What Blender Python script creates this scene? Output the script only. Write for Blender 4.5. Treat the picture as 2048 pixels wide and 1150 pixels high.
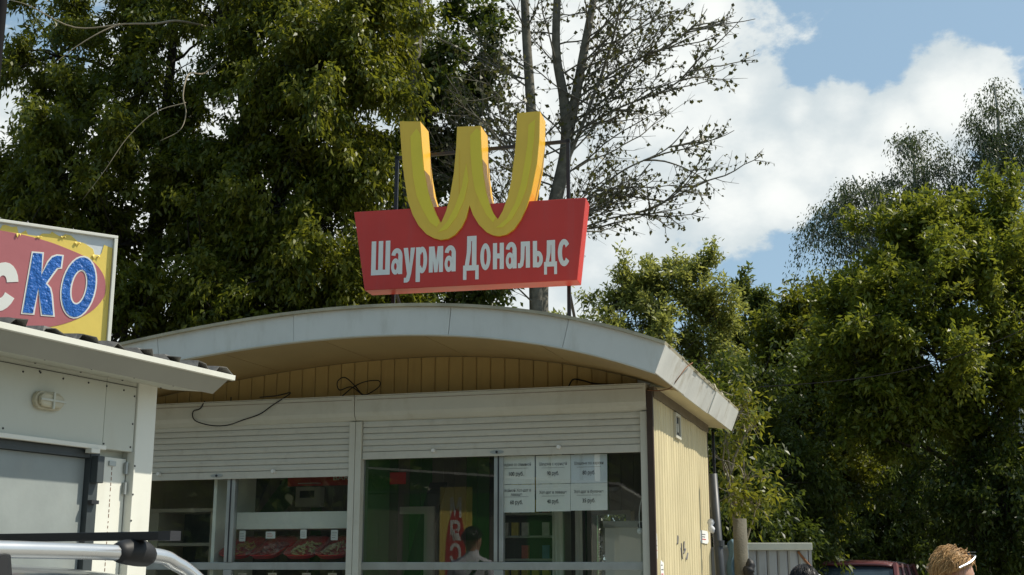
import bpy, bmesh, math, random
import numpy as np
from mathutils import Vector, Matrix

for _o in list(bpy.data.objects): bpy.data.objects.remove(_o)
scene = bpy.context.scene
COL = scene.collection
R = math.radians

# ------------------------------------------------------------------ camera
FPX, CAM_H = 2480.0, 1.55                       # focal length in px of a 2048 px wide picture, eye height
PITCH = math.atan(558 / FPX)
cam = bpy.data.cameras.new('camera'); cam_ob = bpy.data.objects.new('camera', cam); COL.objects.link(cam_ob)
cam.sensor_width = 36; cam.lens = 36 * FPX / 2048; cam.clip_start = 0.05; cam.clip_end = 3000
cam_ob.location = (0, 0, CAM_H); cam_ob.rotation_euler = (R(90) + PITCH, 0, 0)
scene.camera = cam_ob

# ------------------------------------------------------------------ sun, sky, exposure
SUN_AZ, SUN_EL = 84.0, 51.0                     # azimuth clockwise from +Y
sun = bpy.data.lights.new('sun', 'SUN'); sun.energy = 4.2; sun.angle = R(0.55); sun.color = (1.0, 0.93, 0.80)
sun_ob = bpy.data.objects.new('sun', sun); COL.objects.link(sun_ob)
_sd = Vector((math.sin(R(SUN_AZ)) * math.cos(R(SUN_EL)), math.cos(R(SUN_AZ)) * math.cos(R(SUN_EL)), math.sin(R(SUN_EL))))
sun_ob.rotation_euler = _sd.to_track_quat('Z', 'Y').to_euler(); sun_ob.location = _sd * 60
SKY_STRENGTH = 0.10
vs = scene.view_settings; vs.view_transform = 'Standard'; vs.look = 'None'; vs.gamma = 1; vs.exposure = 0.30; vs.use_curve_mapping = False
scene.render.engine = 'CYCLES'
scene.cycles.max_bounces = 8; scene.cycles.transparent_max_bounces = 16; scene.cycles.diffuse_bounces = 4
scene.cycles.glossy_bounces = 4; scene.cycles.transmission_bounces = 6

def pixdir(x, y):
    dx = (x - 1024) / FPX; dy = -(y - 575) / FPX
    return Vector((dx, math.cos(PITCH) - dy * math.sin(PITCH), math.sin(PITCH) + dy * math.cos(PITCH)))
def at(x, y, Y):
    d = pixdir(x, y); return Vector((0, 0, CAM_H)) + d * (Y / d.y)

class NT:
    """tiny helper round a node tree"""
    def __init__(s, tree): s.t = tree; s.n = tree.nodes; s.l = tree.links; s.n.clear()
    def add(s, kind, **kw):
        n = s.n.new(kind)
        for k, v in kw.items():
            if k.startswith('i_'):
                key = k[2:]; key = int(key) if key.isdigit() else key.replace('_', ' ')
                s.put(n, key, v)
            else: setattr(n, k, v)
        return n
    def put(s, n, key, v):
        if isinstance(v, bpy.types.NodeSocket): s.l.new(v, n.inputs[key])
        else: n.inputs[key].default_value = v
    def math(s, op, a, b=0.0, clamp=False):
        n = s.add('ShaderNodeMath', operation=op, use_clamp=clamp); s.put(n, 0, a); s.put(n, 1, b); return n.outputs[0]
    def ss(s, v, a, b):
        n = s.add('ShaderNodeMapRange', interpolation_type='SMOOTHSTEP'); s.put(n, 0, v); s.put(n, 1, a); s.put(n, 2, b); s.put(n, 3, 0.0); s.put(n, 4, 1.0); return n.outputs[0]
    def mix(s, f, a, b):
        n = s.add('ShaderNodeMix', data_type='RGBA'); s.put(n, 0, f); s.put(n, 6, a); s.put(n, 7, b); return n.outputs[2]

def c4(c): return (c[0], c[1], c[2], 1.0)

world = bpy.data.worlds.new('World'); scene.world = world; world.use_nodes = True
w = NT(world.node_tree)
geo = w.add('ShaderNodeTexCoord').outputs['Generated']
sky = w.add('ShaderNodeTexSky', sky_type='NISHITA', sun_disc=False, sun_elevation=R(SUN_EL), sun_rotation=R(SUN_AZ), altitude=150, air_density=1.0, dust_density=1.6, ozone_density=1.4)
# cumulus bank: soft lobes in the sky, broken up by fractal noise, carried on by noise alone elsewhere
def wnoise(scale, detail, rough, off=(0, 0, 0), lac=2.0):
    m = w.add('ShaderNodeMapping'); w.put(m, 0, geo); m.inputs['Location'].default_value = off
    m.inputs['Scale'].default_value = (1, 1, 1.5)
    n = w.add('ShaderNodeTexNoise'); w.put(n, 'Vector', m.outputs[0]); w.put(n, 'Scale', scale); w.put(n, 'Detail', detail); w.put(n, 'Roughness', rough); w.put(n, 'Lacunarity', lac)
    return n.outputs[0]
LOBES = [(1240, 40, .110), (1425, 20, .030), (1330, 200, .080), (1400, 290, .070), (1490, 200, .036), (1530, 300, .050), (1685, 205, .026), (1630, 290, .046), (1590, 230, .022),
         (1790, 250, .036), (1900, 205, .044), (1990, 250, .030), (1440, 400, .050), (1550, 395, .030), (1260, 420, .085), (2140, 290, .04), (1000, 120, .14), (950, 420, .13), (500, 300, .17), (60, 420, .14), (640, 80, .12), (1830, 320, .05), (1720, 340, .035)]
acc = None
for px, py, rad in LOBES:
    d = pixdir(px, py).normalized()
    dn = w.add('ShaderNodeVectorMath', operation='DISTANCE'); w.put(dn, 0, geo); dn.inputs[1].default_value = d
    v = w.math('SUBTRACT', 1.0, w.math('DIVIDE', dn.outputs['Value'], rad))
    acc = v if acc is None else w.math('SMOOTH_MAX', acc, v)
    if acc is not v: acc.node.inputs[2].default_value = 0.12
n1 = wnoise(11.0, 9, 0.60, (3.1, 0.4, 1.7)); n2 = wnoise(2.2, 5, 0.5, (7.3, 2.2, 0.1)); n3 = wnoise(9.0, 6, 0.5, (1.0, 5.0, 3.0))
inside = w.math('MAXIMUM', acc, -1.0)
elsewhere = w.math('MULTIPLY', w.math('SUBTRACT', n2, 0.56), 6.0)
fld = w.math('MAXIMUM', inside, w.math('SUBTRACT', elsewhere, 0.75))
fld = w.math('ADD', fld, w.math('MULTIPLY', w.math('SUBTRACT', n1, 0.5), 2.6))
cover = w.ss(fld, -0.14, 0.16)
body = w.ss(w.math('ADD', w.math('MULTIPLY', fld, 0.55), w.math('MULTIPLY', w.math('SUBTRACT', n3, 0.5), 1.6)), -0.25, 0.75)
CK = 1.0 / SKY_STRENGTH
cloudcol = w.mix(body, (0.52 * CK, 0.585 * CK, 0.61 * CK, 1), (0.83 * CK, 0.845 * CK, 0.815 * CK, 1))
sep = w.add('ShaderNodeSeparateXYZ'); w.put(sep, 0, geo)
up = w.ss(sep.outputs[2], -0.02, 0.06)
skyb = w.mix(0.45, sky.outputs[0], (0.35 * CK, 0.53 * CK, 0.63 * CK, 1))   # thin haze veil
col = w.mix(w.math('MULTIPLY', w.math('MULTIPLY', cover, up), 0.96), skyb, cloudcol)
bg = w.add('ShaderNodeBackground'); w.put(bg, 0, col); w.put(bg, 1, SKY_STRENGTH)
wo = w.add('ShaderNodeOutputWorld'); w.l.new(bg.outputs[0], wo.inputs[0])

# ------------------------------------------------------------------ materials
MATS = {}
def pm(name, col, rough=0.6, var=0.10, scale=5.0, metal=0.0, bump=0.0, bscale=60.0, dirt=None, rnd=0.0, spec=0.4, coat=0.0):
    """painted / plain surface: large mottling, optional dirt (colour, amount, scale, vertical stretch), fine bump"""
    m = bpy.data.materials.new(name); m.use_nodes = True; t = NT(m.node_tree)
    tc = t.add('ShaderNodeTexCoord').outputs['Object']
    oi = t.add('ShaderNodeObjectInfo').outputs['Random']
    offs = t.add('ShaderNodeVectorMath', operation='ADD'); t.put(offs, 0, tc)
    cm = t.add('ShaderNodeCombineXYZ'); t.put(cm, 0, t.math('MULTIPLY', oi, 7.0)); t.put(cm, 1, t.math('MULTIPLY', oi, 3.0)); t.put(offs, 1, cm.outputs[0])
    v = offs.outputs[0]
    n = t.add('ShaderNodeTexNoise', i_Vector=v, i_Scale=scale, i_Detail=7.0, i_Roughness=0.6).outputs[0]
    k = t.ss(n, 0.25, 0.75)
    lo = tuple(x * (1 - var) for x in col); hi = tuple(min(x * (1 + var), 0.92) for x in col)
    c = t.mix(k, c4(lo), c4(hi))
    if rnd:
        c = t.mix(t.math('MULTIPLY', oi, rnd), c, c4(tuple(x * 0.55 for x in col)))
    rg = rough
    if dirt:
        dc, amt, ds, st = dirt
        mp = t.add('ShaderNodeMapping', i_Vector=v); mp.inputs['Scale'].default_value = (1, 1, st)
        dn = t.add('ShaderNodeTexNoise', i_Vector=mp.outputs[0], i_Scale=ds, i_Detail=8.0, i_Roughness=0.68).outputs[0]
        f = t.math('MULTIPLY', t.ss(dn, 0.48, 0.78), amt)
        c = t.mix(f, c, c4(dc))
    b = t.add('ShaderNodeBsdfPrincipled'); t.put(b, 'Base Color', c); t.put(b, 'Metallic', metal); t.put(b, 'Specular IOR Level', spec)
    t.put(b, 'Roughness', t.math('ADD', t.math('MULTIPLY', t.math('SUBTRACT', n, 0.5), 0.25), rough, True)); t.put(b, 'Coat Weight', coat)
    if bump:
        bn = t.add('ShaderNodeTexNoise', i_Vector=v, i_Scale=bscale, i_Detail=4.0).outputs[0]
        bp = t.add('ShaderNodeBump', i_Strength=bump, i_Distance=0.01, i_Height=bn); t.put(b, 'Normal', bp.outputs[0])
    o = t.add('ShaderNodeOutputMaterial'); t.l.new(b.outputs[0], o.inputs[0])
    MATS[name] = m; return m

def leaf_mat(name, c0, c1, trans=0.45, rough=0.40):
    m = bpy.data.materials.new(name); m.use_nodes = True; t = NT(m.node_tree)
    a = t.add('ShaderNodeAttribute', attribute_name='tint').outputs['Fac']
    c = t.mix(a, c4(c0), c4(c1))
    b = t.add('ShaderNodeBsdfPrincipled'); t.put(b, 'Base Color', c); t.put(b, 'Roughness', rough); t.put(b, 'Specular IOR Level', 0.35)
    tr = t.add('ShaderNodeBsdfTranslucent'); t.put(tr, 0, t.mix(0.35, c, c4((c1[0] * 1.5, c1[1] * 1.4, c1[2] * 0.6))))
    mx = t.add('ShaderNodeMixShader'); t.put(mx, 0, trans); t.l.new(b.outputs[0], mx.inputs[1]); t.l.new(tr.outputs[0], mx.inputs[2])
    o = t.add('ShaderNodeOutputMaterial'); t.l.new(mx.outputs[0], o.inputs[0]); MATS[name] = m; return m

def glass_mat(name, tint=(0.90, 0.93, 0.90), film=0.02, ior=1.55):
    m = bpy.data.materials.new(name); m.use_nodes = True; t = NT(m.node_tree)
    tr = t.add('ShaderNodeBsdfTransparent'); tr.inputs[0].default_value = c4(tint)
    gl = t.add('ShaderNodeBsdfGlossy'); gl.inputs[0].default_value = (1, 1, 1, 1); gl.inputs[1].default_value = 0.0
    g = t.add('ShaderNodeNewGeometry'); dt = t.add('ShaderNodeVectorMath', operation='DOT_PRODUCT'); t.put(dt, 0, g.outputs['Incoming']); t.put(dt, 1, g.outputs['Normal'])
    f0 = ((ior - 1) / (ior + 1)) ** 2 * 1.8                       # two faces of a thin pane
    fr = t.math('ADD', f0, t.math('MULTIPLY', t.math('POWER', t.math('SUBTRACT', 1.0, t.math('ABSOLUTE', dt.outputs['Value'])), 5.0), 1 - f0), True)
    mx = t.add('ShaderNodeMixShader'); t.put(mx, 0, fr); t.l.new(tr.outputs[0], mx.inputs[1]); t.l.new(gl.outputs[0], mx.inputs[2])
    df = t.add('ShaderNodeBsdfDiffuse'); df.inputs[0].default_value = (0.6, 0.6, 0.55, 1)
    tc = t.add('ShaderNodeTexCoord').outputs['Object']
    n = t.add('ShaderNodeTexNoise', i_Vector=tc, i_Scale=3.0, i_Detail=6.0).outputs[0]
    m2 = t.add('ShaderNodeMixShader'); t.put(m2, 0, t.math('MULTIPLY', n, film * 2)); t.l.new(mx.outputs[0], m2.inputs[1]); t.l.new(df.outputs[0], m2.inputs[2])
    o = t.add('ShaderNodeOutputMaterial'); t.l.new(m2.outputs[0], o.inputs[0]); MATS[name] = m; return m

GRIME = (0.16, 0.13, 0.09)
pm('ground', (0.25, 0.235, 0.20), 0.9, 0.3, 1.5, bump=0.4, bscale=30, dirt=((0.2, 0.17, 0.13), 0.6, 0.6, 1))
pm('dirt_ground', (0.12, 0.11, 0.06), 0.95, 0.4, 0.8, bump=0.5, bscale=12, dirt=((0.07, 0.09, 0.03), 0.8, 0.5, 1))
pm('siding_cream', (0.66, 0.57, 0.345), 0.5, 0.06, 3, bump=0.1, dirt=((0.33, 0.27, 0.14), 0.45, 6, 0.12), rnd=0.10)
pm('siding_ochre', (0.44, 0.31, 0.115), 0.6, 0.08, 3, bump=0.1, dirt=((0.25, 0.16, 0.06), 0.5, 5, 0.15), rnd=0.15)
pm('fascia_white', (0.64, 0.64, 0.59), 0.45, 0.05, 2.5, bump=0.05, dirt=((0.38, 0.36, 0.28), 0.40, 7, 0.25), rnd=0.06)
pm('fascia_old', (0.70, 0.70, 0.66), 0.5, 0.08, 3, bump=0.15, dirt=((0.34, 0.29, 0.20), 0.75, 5, 0.5), rnd=0.1)
pm('soffit_ochre', (0.38, 0.275, 0.12), 0.6, 0.08, 2, dirt=((0.30, 0.21, 0.10), 0.6, 3, 1.0), rnd=0.15)
pm('roof_felt', (0.42, 0.38, 0.27), 0.8, 0.2, 4, bump=0.3, dirt=((0.20, 0.17, 0.11), 0.7, 5, 1))
pm('shutter_white', (0.57, 0.555, 0.475), 0.42, 0.04, 3, dirt=(GRIME, 0.22, 9, 0.6), rnd=0.05)
pm('box_white', (0.58, 0.565, 0.475), 0.42, 0.05, 2, bump=0.03, dirt=((0.35, 0.31, 0.20), 0.35, 5, 0.6))
pm('alu', (0.40, 0.42, 0.40), 0.38, 0.08, 6, metal=0.5, dirt=(GRIME, 0.25, 8, 0.5))
pm('steel_dark', (0.035, 0.035, 0.038), 0.45, 0.2, 8, metal=0.3)
pm('trim_brown', (0.055, 0.035, 0.025), 0.6, 0.2, 6)
pm('beam_brown', (0.17, 0.14, 0.10), 0.7, 0.2, 6, dirt=((0.08, 0.06, 0.04), 0.5, 5, 1))
pm('black_rubber', (0.012, 0.012, 0.013), 0.55, 0.2, 10)
pm('white_plastic', (0.78, 0.78, 0.74), 0.4, 0.04, 5)
pm('paper', (0.80, 0.81, 0.78), 0.75, 0.04, 6, dirt=((0.60, 0.53, 0.38), 0.3, 6, 1))
pm('paper_blue', (0.66, 0.71, 0.76), 0.75, 0.04, 6)
pm('ink', (0.05, 0.05, 0.055), 0.8, 0.1)
pm('ink_light', (0.16, 0.16, 0.17), 0.8, 0.1)
pm('rust', (0.20, 0.09, 0.04), 0.85, 0.3, 20)
pm('sign_red', (0.62, 0.052, 0.038), 0.42, 0.06, 2.5, dirt=((0.50, 0.10, 0.09), 0.35, 10, 0.1))
pm('sign_gold', (0.84, 0.56, 0.070), 0.40, 0.04, 3, dirt=((0.60, 0.36, 0.05), 0.3, 12, 0.15))
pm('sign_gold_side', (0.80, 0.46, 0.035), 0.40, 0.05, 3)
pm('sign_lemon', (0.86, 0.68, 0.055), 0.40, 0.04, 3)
pm('sign_white', (0.84, 0.83, 0.77), 0.45, 0.03, 4, dirt=((0.55, 0.5, 0.45), 0.25, 10, 0.2))
pm('vinyl_yellow', (0.80, 0.61, 0.13), 0.45, 0.05, 3, bump=0.15, bscale=14)
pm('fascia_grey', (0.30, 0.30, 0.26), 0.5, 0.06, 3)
pm('vinyl_pink', (0.46, 0.150, 0.160), 0.5, 0.05, 4, bump=0.1, bscale=14)
pm('vinyl_blue', (0.02, 0.13, 0.46), 0.35, 0.12, 14, bump=0.9, bscale=55)
pm('vinyl_white', (0.80, 0.80, 0.74), 0.5, 0.04, 4)
pm('backing_white', (0.62, 0.66, 0.67), 0.6, 0.06, 5)
pm('panel_white', (0.53, 0.54, 0.465), 0.5, 0.04, 1.5, bump=0.03, dirt=((0.42, 0.40, 0.30), 0.30, 4, 0.3))
pm('panel_bright', (0.72, 0.72, 0.64), 0.45, 0.04, 2, dirt=((0.42, 0.38, 0.28), 0.25, 6, 0.3))
pm('metal_grey', (0.27, 0.30, 0.29), 0.5, 0.10, 4, metal=0.1, bump=0.05, dirt=((0.36, 0.34, 0.27), 0.35, 5, 0.4))
pm('metal_bluedark', (0.045, 0.055, 0.058), 0.5, 0.2, 6)
pm('roof_dark', (0.13, 0.125, 0.115), 0.75, 0.35, 12, bump=0.4, bscale=40)
pm('lens_cream', (0.50, 0.46, 0.33), 0.35, 0.08, 10)
pm('in_green', (0.030, 0.15, 0.022), 0.5, 0.1, 4, rnd=0.2)
pm('in_dark', (0.02, 0.035, 0.025), 0.6, 0.1, 4)
pm('in_grey', (0.17, 0.165, 0.13), 0.6, 0.08, 4, rnd=0.2)
pm('in_white', (0.78, 0.78, 0.70), 0.5, 0.05, 4)
pm('in_floor', (0.20, 0.17, 0.13), 0.6, 0.2, 4)
pm('cabinet_wood', (0.34, 0.30, 0.22), 0.5, 0.1, 4)
pm('tray_red', (0.62, 0.030, 0.030), 0.35, 0.1, 5)
pm('banner_red', (0.55, 0.03, 0.03), 0.5, 0.05, 5)
for nm, cc in dict(food_fry=(0.55, 0.33, 0.07), food_meat=(0.42, 0.14, 0.12), food_cabbage=(0.60, 0.50, 0.20), food_bread=(0.62, 0.46, 0.24)).items(): pm(nm, cc, 0.6, 0.35, 30, bump=0.5, bscale=40)
pm('bark', (0.085, 0.075, 0.06), 0.9, 0.35, 9, bump=0.8, bscale=26)
pm('bark_dark', (0.030, 0.026, 0.020), 0.9, 0.35, 9, bump=0.7, bscale=24)
pm('bark_grey', (0.15, 0.14, 0.11), 0.9, 0.35, 7, bump=0.8, bscale=26, dirt=((0.04, 0.037, 0.03), 0.85, 8, 1.6))
pm('bark_birch', (0.45, 0.44, 0.40), 0.8, 0.2, 4, dirt=((0.05, 0.05, 0.05), 0.9, 7, 3))
pm('wire_black', (0.012, 0.012, 0.013), 0.9, 0.1, 10, spec=0.05)
pm('deadwood', (0.27, 0.23, 0.16), 0.8, 0.2, 8)
pm('car_silver', (0.42, 0.43, 0.42), 0.28, 0.03, 3, metal=0.7, coat=0.5)
pm('rail_silver', (0.62, 0.63, 0.63), 0.30, 0.03, 3, metal=0.75)
pm('car_maroon', (0.13, 0.035, 0.035), 0.45, 0.08, 3, coat=0.4)
pm('car_glass', (0.03, 0.045, 0.055), 0.08, 0.05, 3, spec=0.8)
pm('tyre', (0.02, 0.02, 0.02), 0.8, 0.2, 8)
pm('rim', (0.45, 0.45, 0.46), 0.3, 0.05, 8, metal=0.9)
pm('lamp_red', (0.35, 0.01, 0.01), 0.2, 0.05)
pm('concrete', (0.13, 0.12, 0.09), 0.9, 0.2, 7, bump=0.5, dirt=((0.12, 0.11, 0.08), 0.7, 4, 0.5))
pm('shed_grey', (0.36, 0.37, 0.37), 0.5, 0.08, 4, metal=0.1, dirt=((0.20, 0.17, 0.14), 0.4, 5, 0.3), rnd=0.1)
pm('cloth_blue', (0.13, 0.22, 0.28), 0.9, 0.2, 6, bump=0.4, bscale=25)
pm('pipe_dark', (0.040, 0.045, 0.050), 0.45, 0.25, 5, metal=0.2)
pm('skin', (0.46, 0.26, 0.18), 0.5, 0.08, 6)
pm('hair_dark', (0.012, 0.010, 0.009), 0.45, 0.4, 30)
pm('hair_blond', (0.42, 0.24, 0.09), 0.5, 0.35, 20)
pm('shirt_white', (0.62, 0.63, 0.66), 0.85, 0.08, 8)
pm('shirt_dark', (0.05, 0.05, 0.07), 0.85, 0.1, 8)
pm('shirt_teal', (0.10, 0.22, 0.24), 0.85, 0.1, 8)
pm('trousers', (0.04, 0.045, 0.07), 0.85, 0.15, 8)
pm('pack_a', (0.55, 0.10, 0.06), 0.4, 0.2, 20); pm('pack_b', (0.60, 0.48, 0.06), 0.4, 0.2, 20); pm('pack_c', (0.10, 0.25, 0.40), 0.4, 0.2, 20); pm('pack_d', (0.6, 0.6, 0.58), 0.4, 0.2, 20)
glass_mat('glass'); glass_mat('wrap', (0.93, 0.93, 0.93), 0.06, 1.35)
leaf_mat('leaf_maple', (0.062, 0.096, 0.013), (0.215, 0.225, 0.026), 0.5)
leaf_mat('leaf_maple_dark', (0.052, 0.084, 0.013), (0.175, 0.190, 0.022), 0.5)
leaf_mat('leaf_poplar', (0.040, 0.072, 0.014), (0.110, 0.140, 0.026), 0.4)
leaf_mat('leaf_sparse', (0.055, 0.055, 0.022), (0.115, 0.120, 0.040), 0.35)
leaf_mat('leaf_light', (0.100, 0.145, 0.020), (0.250, 0.265, 0.036), 0.5)
leaf_mat('leaf_pale', (0.165, 0.205, 0.060), (0.315, 0.330, 0.095), 0.55)
leaf_mat('leaf_mid', (0.065, 0.105, 0.025), (0.160, 0.190, 0.045))
leaf_mat('leaf_birch', (0.045, 0.072, 0.026), (0.095, 0.125, 0.042), 0.35)
leaf_mat('leaf_shrub', (0.032, 0.058, 0.012), (0.100, 0.130, 0.024))
leaf_mat('leaf_sapling', (0.10, 0.145, 0.018), (0.26, 0.25, 0.03))

# ------------------------------------------------------------------ mesh helpers
class MB:
    def __init__(s): s.v = []; s.f = []; s.m = []; s.cur = 0
    def face(s, pts):
        b = len(s.v); s.v += [tuple(p) for p in pts]; s.f.append(tuple(range(b, b + len(pts)))); s.m.append(s.cur)
    def idx(s, vs, fs):
        b = len(s.v); s.v += [tuple(p) for p in vs]
        for f in fs: s.f.append(tuple(b + i for i in f)); s.m.append(s.cur)
        return s
    def box(s, x0, x1, y0, y1, z0, z1):
        return s.idx([(x0, y0, z0), (x1, y0, z0), (x1, y1, z0), (x0, y1, z0), (x0, y0, z1), (x1, y0, z1), (x1, y1, z1), (x0, y1, z1)],
                     [(3, 2, 1, 0), (4, 5, 6, 7), (0, 1, 5, 4), (1, 2, 6, 5), (2, 3, 7, 6), (3, 0, 4, 7)])
    def prism(s, poly, a, b, axis='y'):
        """extrude a 2D polygon (list of (u,v)) from a to b along axis; u,v are the other two axes in order"""
        def P(u, v, t): return (u, t, v) if axis == 'y' else ((t, u, v) if axis == 'x' else (u, v, t))
        n = len(poly); vs = [P(u, v, a) for u, v in poly] + [P(u, v, b) for u, v in poly]
        fs = [tuple(range(n)), tuple(range(2 * n - 1, n - 1, -1))] + [(i + n, (i + 1) % n + n, (i + 1) % n, i) for i in range(n)]
        return s.idx(vs, fs)
    def tube(s, pts, rad, n=6, cap=True):
        pts = [Vector(p) for p in pts]; k = len(pts)
        rr = rad if isinstance(rad, (list, tuple)) else [rad] * k
        vs = []; prev = None
        for i, p in enumerate(pts):
            d = (pts[min(i + 1, k - 1)] - pts[max(i - 1, 0)])
            if d.length < 1e-9: d = Vector((0, 0, 1))
            d.normalize()
            if prev is None: a = d.orthogonal().normalized()
            else:
                a = prev - d * prev.dot(d)
                a = a.normalized() if a.length > 1e-6 else d.orthogonal().normalized()
            prev = a; b = d.cross(a)
            for j in range(n):
                t = 2 * math.pi * j / n; vs.append(p + (a * math.cos(t) + b * math.sin(t)) * rr[i])
        fs = [(i * n + j, i * n + (j + 1) % n, (i + 1) * n + (j + 1) % n, (i + 1) * n + j) for i in range(k - 1) for j in range(n)]
        if cap: fs += [tuple(range(n - 1, -1, -1)), tuple(range((k - 1) * n, k * n))]
        return s.idx(vs, fs)
    def lathe(s, prof, n=16, axis='z', c=(0, 0, 0)):
        """prof: (radius, height) pairs"""
        vs = []
        for r, h in prof:
            for j in range(n):
                t = 2 * math.pi * j / n; a, b = r * math.cos(t), r * math.sin(t)
                p = (a, b, h) if axis == 'z' else ((a, h, b) if axis == 'y' else (h, a, b))
                vs.append((p[0] + c[0], p[1] + c[1], p[2] + c[2]))
        k = len(prof)
        fs = [(i * n + j, i * n + (j + 1) % n, (i + 1) * n + (j + 1) % n, (i + 1) * n + j) for i in range(k - 1) for j in range(n)]
        fs += [tuple(range(n)), tuple(range(k * n - 1, (k - 1) * n - 1, -1))]
        return s.idx(vs, fs)
    def grid(s, fn, nu, nv):
        vs = [fn(i / nu, j / nv) for i in range(nu + 1) for j in range(nv + 1)]
        return s.idx(vs, [(i * (nv + 1) + j, (i + 1) * (nv + 1) + j, (i + 1) * (nv + 1) + j + 1, i * (nv + 1) + j + 1) for i in range(nu) for j in range(nv)])
    def mesh(s, name, mats, smooth=False, fix=True):
        me = bpy.data.meshes.new(name); me.from_pydata(s.v, [], s.f)
        for m in (mats if isinstance(mats, (list, tuple)) else [mats]): me.materials.append(MATS[m])
        if s.cur or any(s.m): me.polygons.foreach_set('material_index', s.m)
        if fix:
            bm = bmesh.new(); bm.from_mesh(me); bmesh.ops.recalc_face_normals(bm, faces=bm.faces); bm.to_mesh(me); bm.free()
        if smooth: me.polygons.foreach_set('use_smooth', [True] * len(me.polygons))
        me.update(); return me
    def build(s, name, mats, parent=None, loc=None, smooth=False, bevel=0.0):
        o = link(name, s.mesh(name, mats, smooth), parent, loc)
        if bevel:
            b = o.modifiers.new('bevel', 'BEVEL'); b.width = bevel; b.segments = 2; b.limit_method = 'ANGLE'; b.angle_limit = R(40)
        return o

def link(name, data, parent=None, loc=None):
    o = bpy.data.objects.new(name, data); COL.objects.link(o)
    if parent is not None: o.parent = parent
    if loc is not None: o.location = loc
    return o
def tag(o, label=None, cat=None, group=None, kind=None):
    if label: o['label'] = label
    if cat: o['category'] = cat
    if group: o['group'] = group
    if kind: o['kind'] = kind
    return o
def thing(name, loc, rz, label, cat, group=None):
    o = link(name, None); o.location = loc; o.rotation_euler = (0, 0, rz); o.empty_display_size = 0.2
    return tag(o, label, cat, group)
def smooth_path(pts, k=6):
    """Catmull-Rom through points"""
    P = [Vector(p) for p in pts]; P = [P[0] * 2 - P[1]] + P + [P[-1] * 2 - P[-2]]; out = []
    for i in range(1, len(P) - 2):
        a, b, c, d = P[i - 1:i + 3]
        for j in range(k):
            t = j / k
            out.append(0.5 * ((2 * b) + (c - a) * t + (2 * a - 5 * b + 4 * c - d) * t * t + (3 * b - a - 3 * c + d) * t ** 3))
    out.append(P[-2]); return out
def text_mesh(s, bold=0.0, shear=0.0, extrude=0.0):
    cu = bpy.data.curves.new('lettering', 'FONT'); cu.body = s; cu.size = 1; cu.offset = bold; cu.shear = shear; cu.extrude = extrude; cu.resolution_u = 4
    ob = bpy.data.objects.new('lettering', cu); COL.objects.link(ob); dg = bpy.context.evaluated_depsgraph_get(); dg.update()
    me = bpy.data.meshes.new_from_object(ob.evaluated_get(dg)); bpy.data.objects.remove(ob); bpy.data.curves.remove(cu)
    return me
def lettering(name, s, x0, x1, z0, z1, y, mat, parent, bold=0.0, extrude=0.001, shear=0.0, flip=False, zcap=None):
    """text on a local plane y=const, fitted into x0..x1, z0..z1 (flip: plane facing +y)"""
    me = text_mesh(s, bold, shear, 0.0)
    n = len(me.vertices); co = np.empty(n * 3); me.vertices.foreach_get('co', co); co = co.reshape(-1, 3)
    mn, mx = co.min(0), co.max(0); lo, hi = mn[1], mx[1]
    if zcap: lo, hi = zcap
    u = (co[:, 0] - mn[0]) / (mx[0] - mn[0]); v = (co[:, 1] - lo) / (hi - lo)
    new = np.empty_like(co); new[:, 0] = (x1 - u * (x1 - x0)) if flip else (x0 + u * (x1 - x0)); new[:, 1] = y; new[:, 2] = z0 + v * (z1 - z0)
    me.vertices.foreach_set('co', new.ravel()); me.materials.clear(); me.materials.append(MATS[mat]); me.update()
    return link(name, me, parent)

# ------------------------------------------------------------------ ground
def ground_sheet():
    m = MB(); n = 24
    m.grid(lambda u, v: (-400 + 800 * u, -300 + 900 * v, 0.0), n, n)
    o = m.build('ground', 'dirt_ground'); tag(o, kind='structure')
    m = MB(); m.grid(lambda u, v: (-30 + 42 * u, -25 + 38.5 * v, 0.004), 8, 8)
    o = m.build('pavement', 'ground'); tag(o, kind='structure')
ground_sheet()

# ------------------------------------------------------------------ kiosk (local: x along the front, y inwards, z up)
kiosk = thing('kiosk', (0.972, 8.947, 0), R(-17.3), 'cream kiosk with arched white roof edge and half raised roller shutters', 'kiosk')
_rx = [-4.9, -4.5, -3.92, -3.19, -2.37, -1.6, -1.36, -0.84, -0.135, 0.301]
_rz = [2.99, 3.075, 3.175, 3.265, 3.341, 3.350, 3.336, 3.268, 3.128, 2.972]
_rp = np.polyfit(_rx, _rz, 4)
def roof_z(x): return float(np.polyval(_rp, x))
_dp = np.polyder(_rp)
def roof_n(x):
    s = float(np.polyval(_dp, x)); l = math.hypot(1, s); return (-s / l, 1 / l)
def below(x, d):
    n = roof_n(x); return (x - n[0] * d, roof_z(x) - n[1] * d)
def soffit_z(x):
    # height of the underside at a given x
    a = x
    for _ in range(6): a += x - below(a, 0.195)[0]
    return below(a, 0.195)[1]
YF = -0.85; XL = -4.9; XR = 0.301
# roof covering and front edge strip
m = MB()
xs = np.linspace(XL, XR, 40)
top = [(x + roof_n(x)[0] * 0.022, roof_z(x) + roof_n(x)[1] * 0.022) for x in xs]; bot = [(x, roof_z(x) + 0.001) for x in xs]
m.prism([tuple(p) for p in top] + [tuple(p) for p in bot[::-1]], YF - 0.028, 2.93)
roof = m.build('roof', 'roof_felt', kiosk)
random.seed(4)
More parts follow.
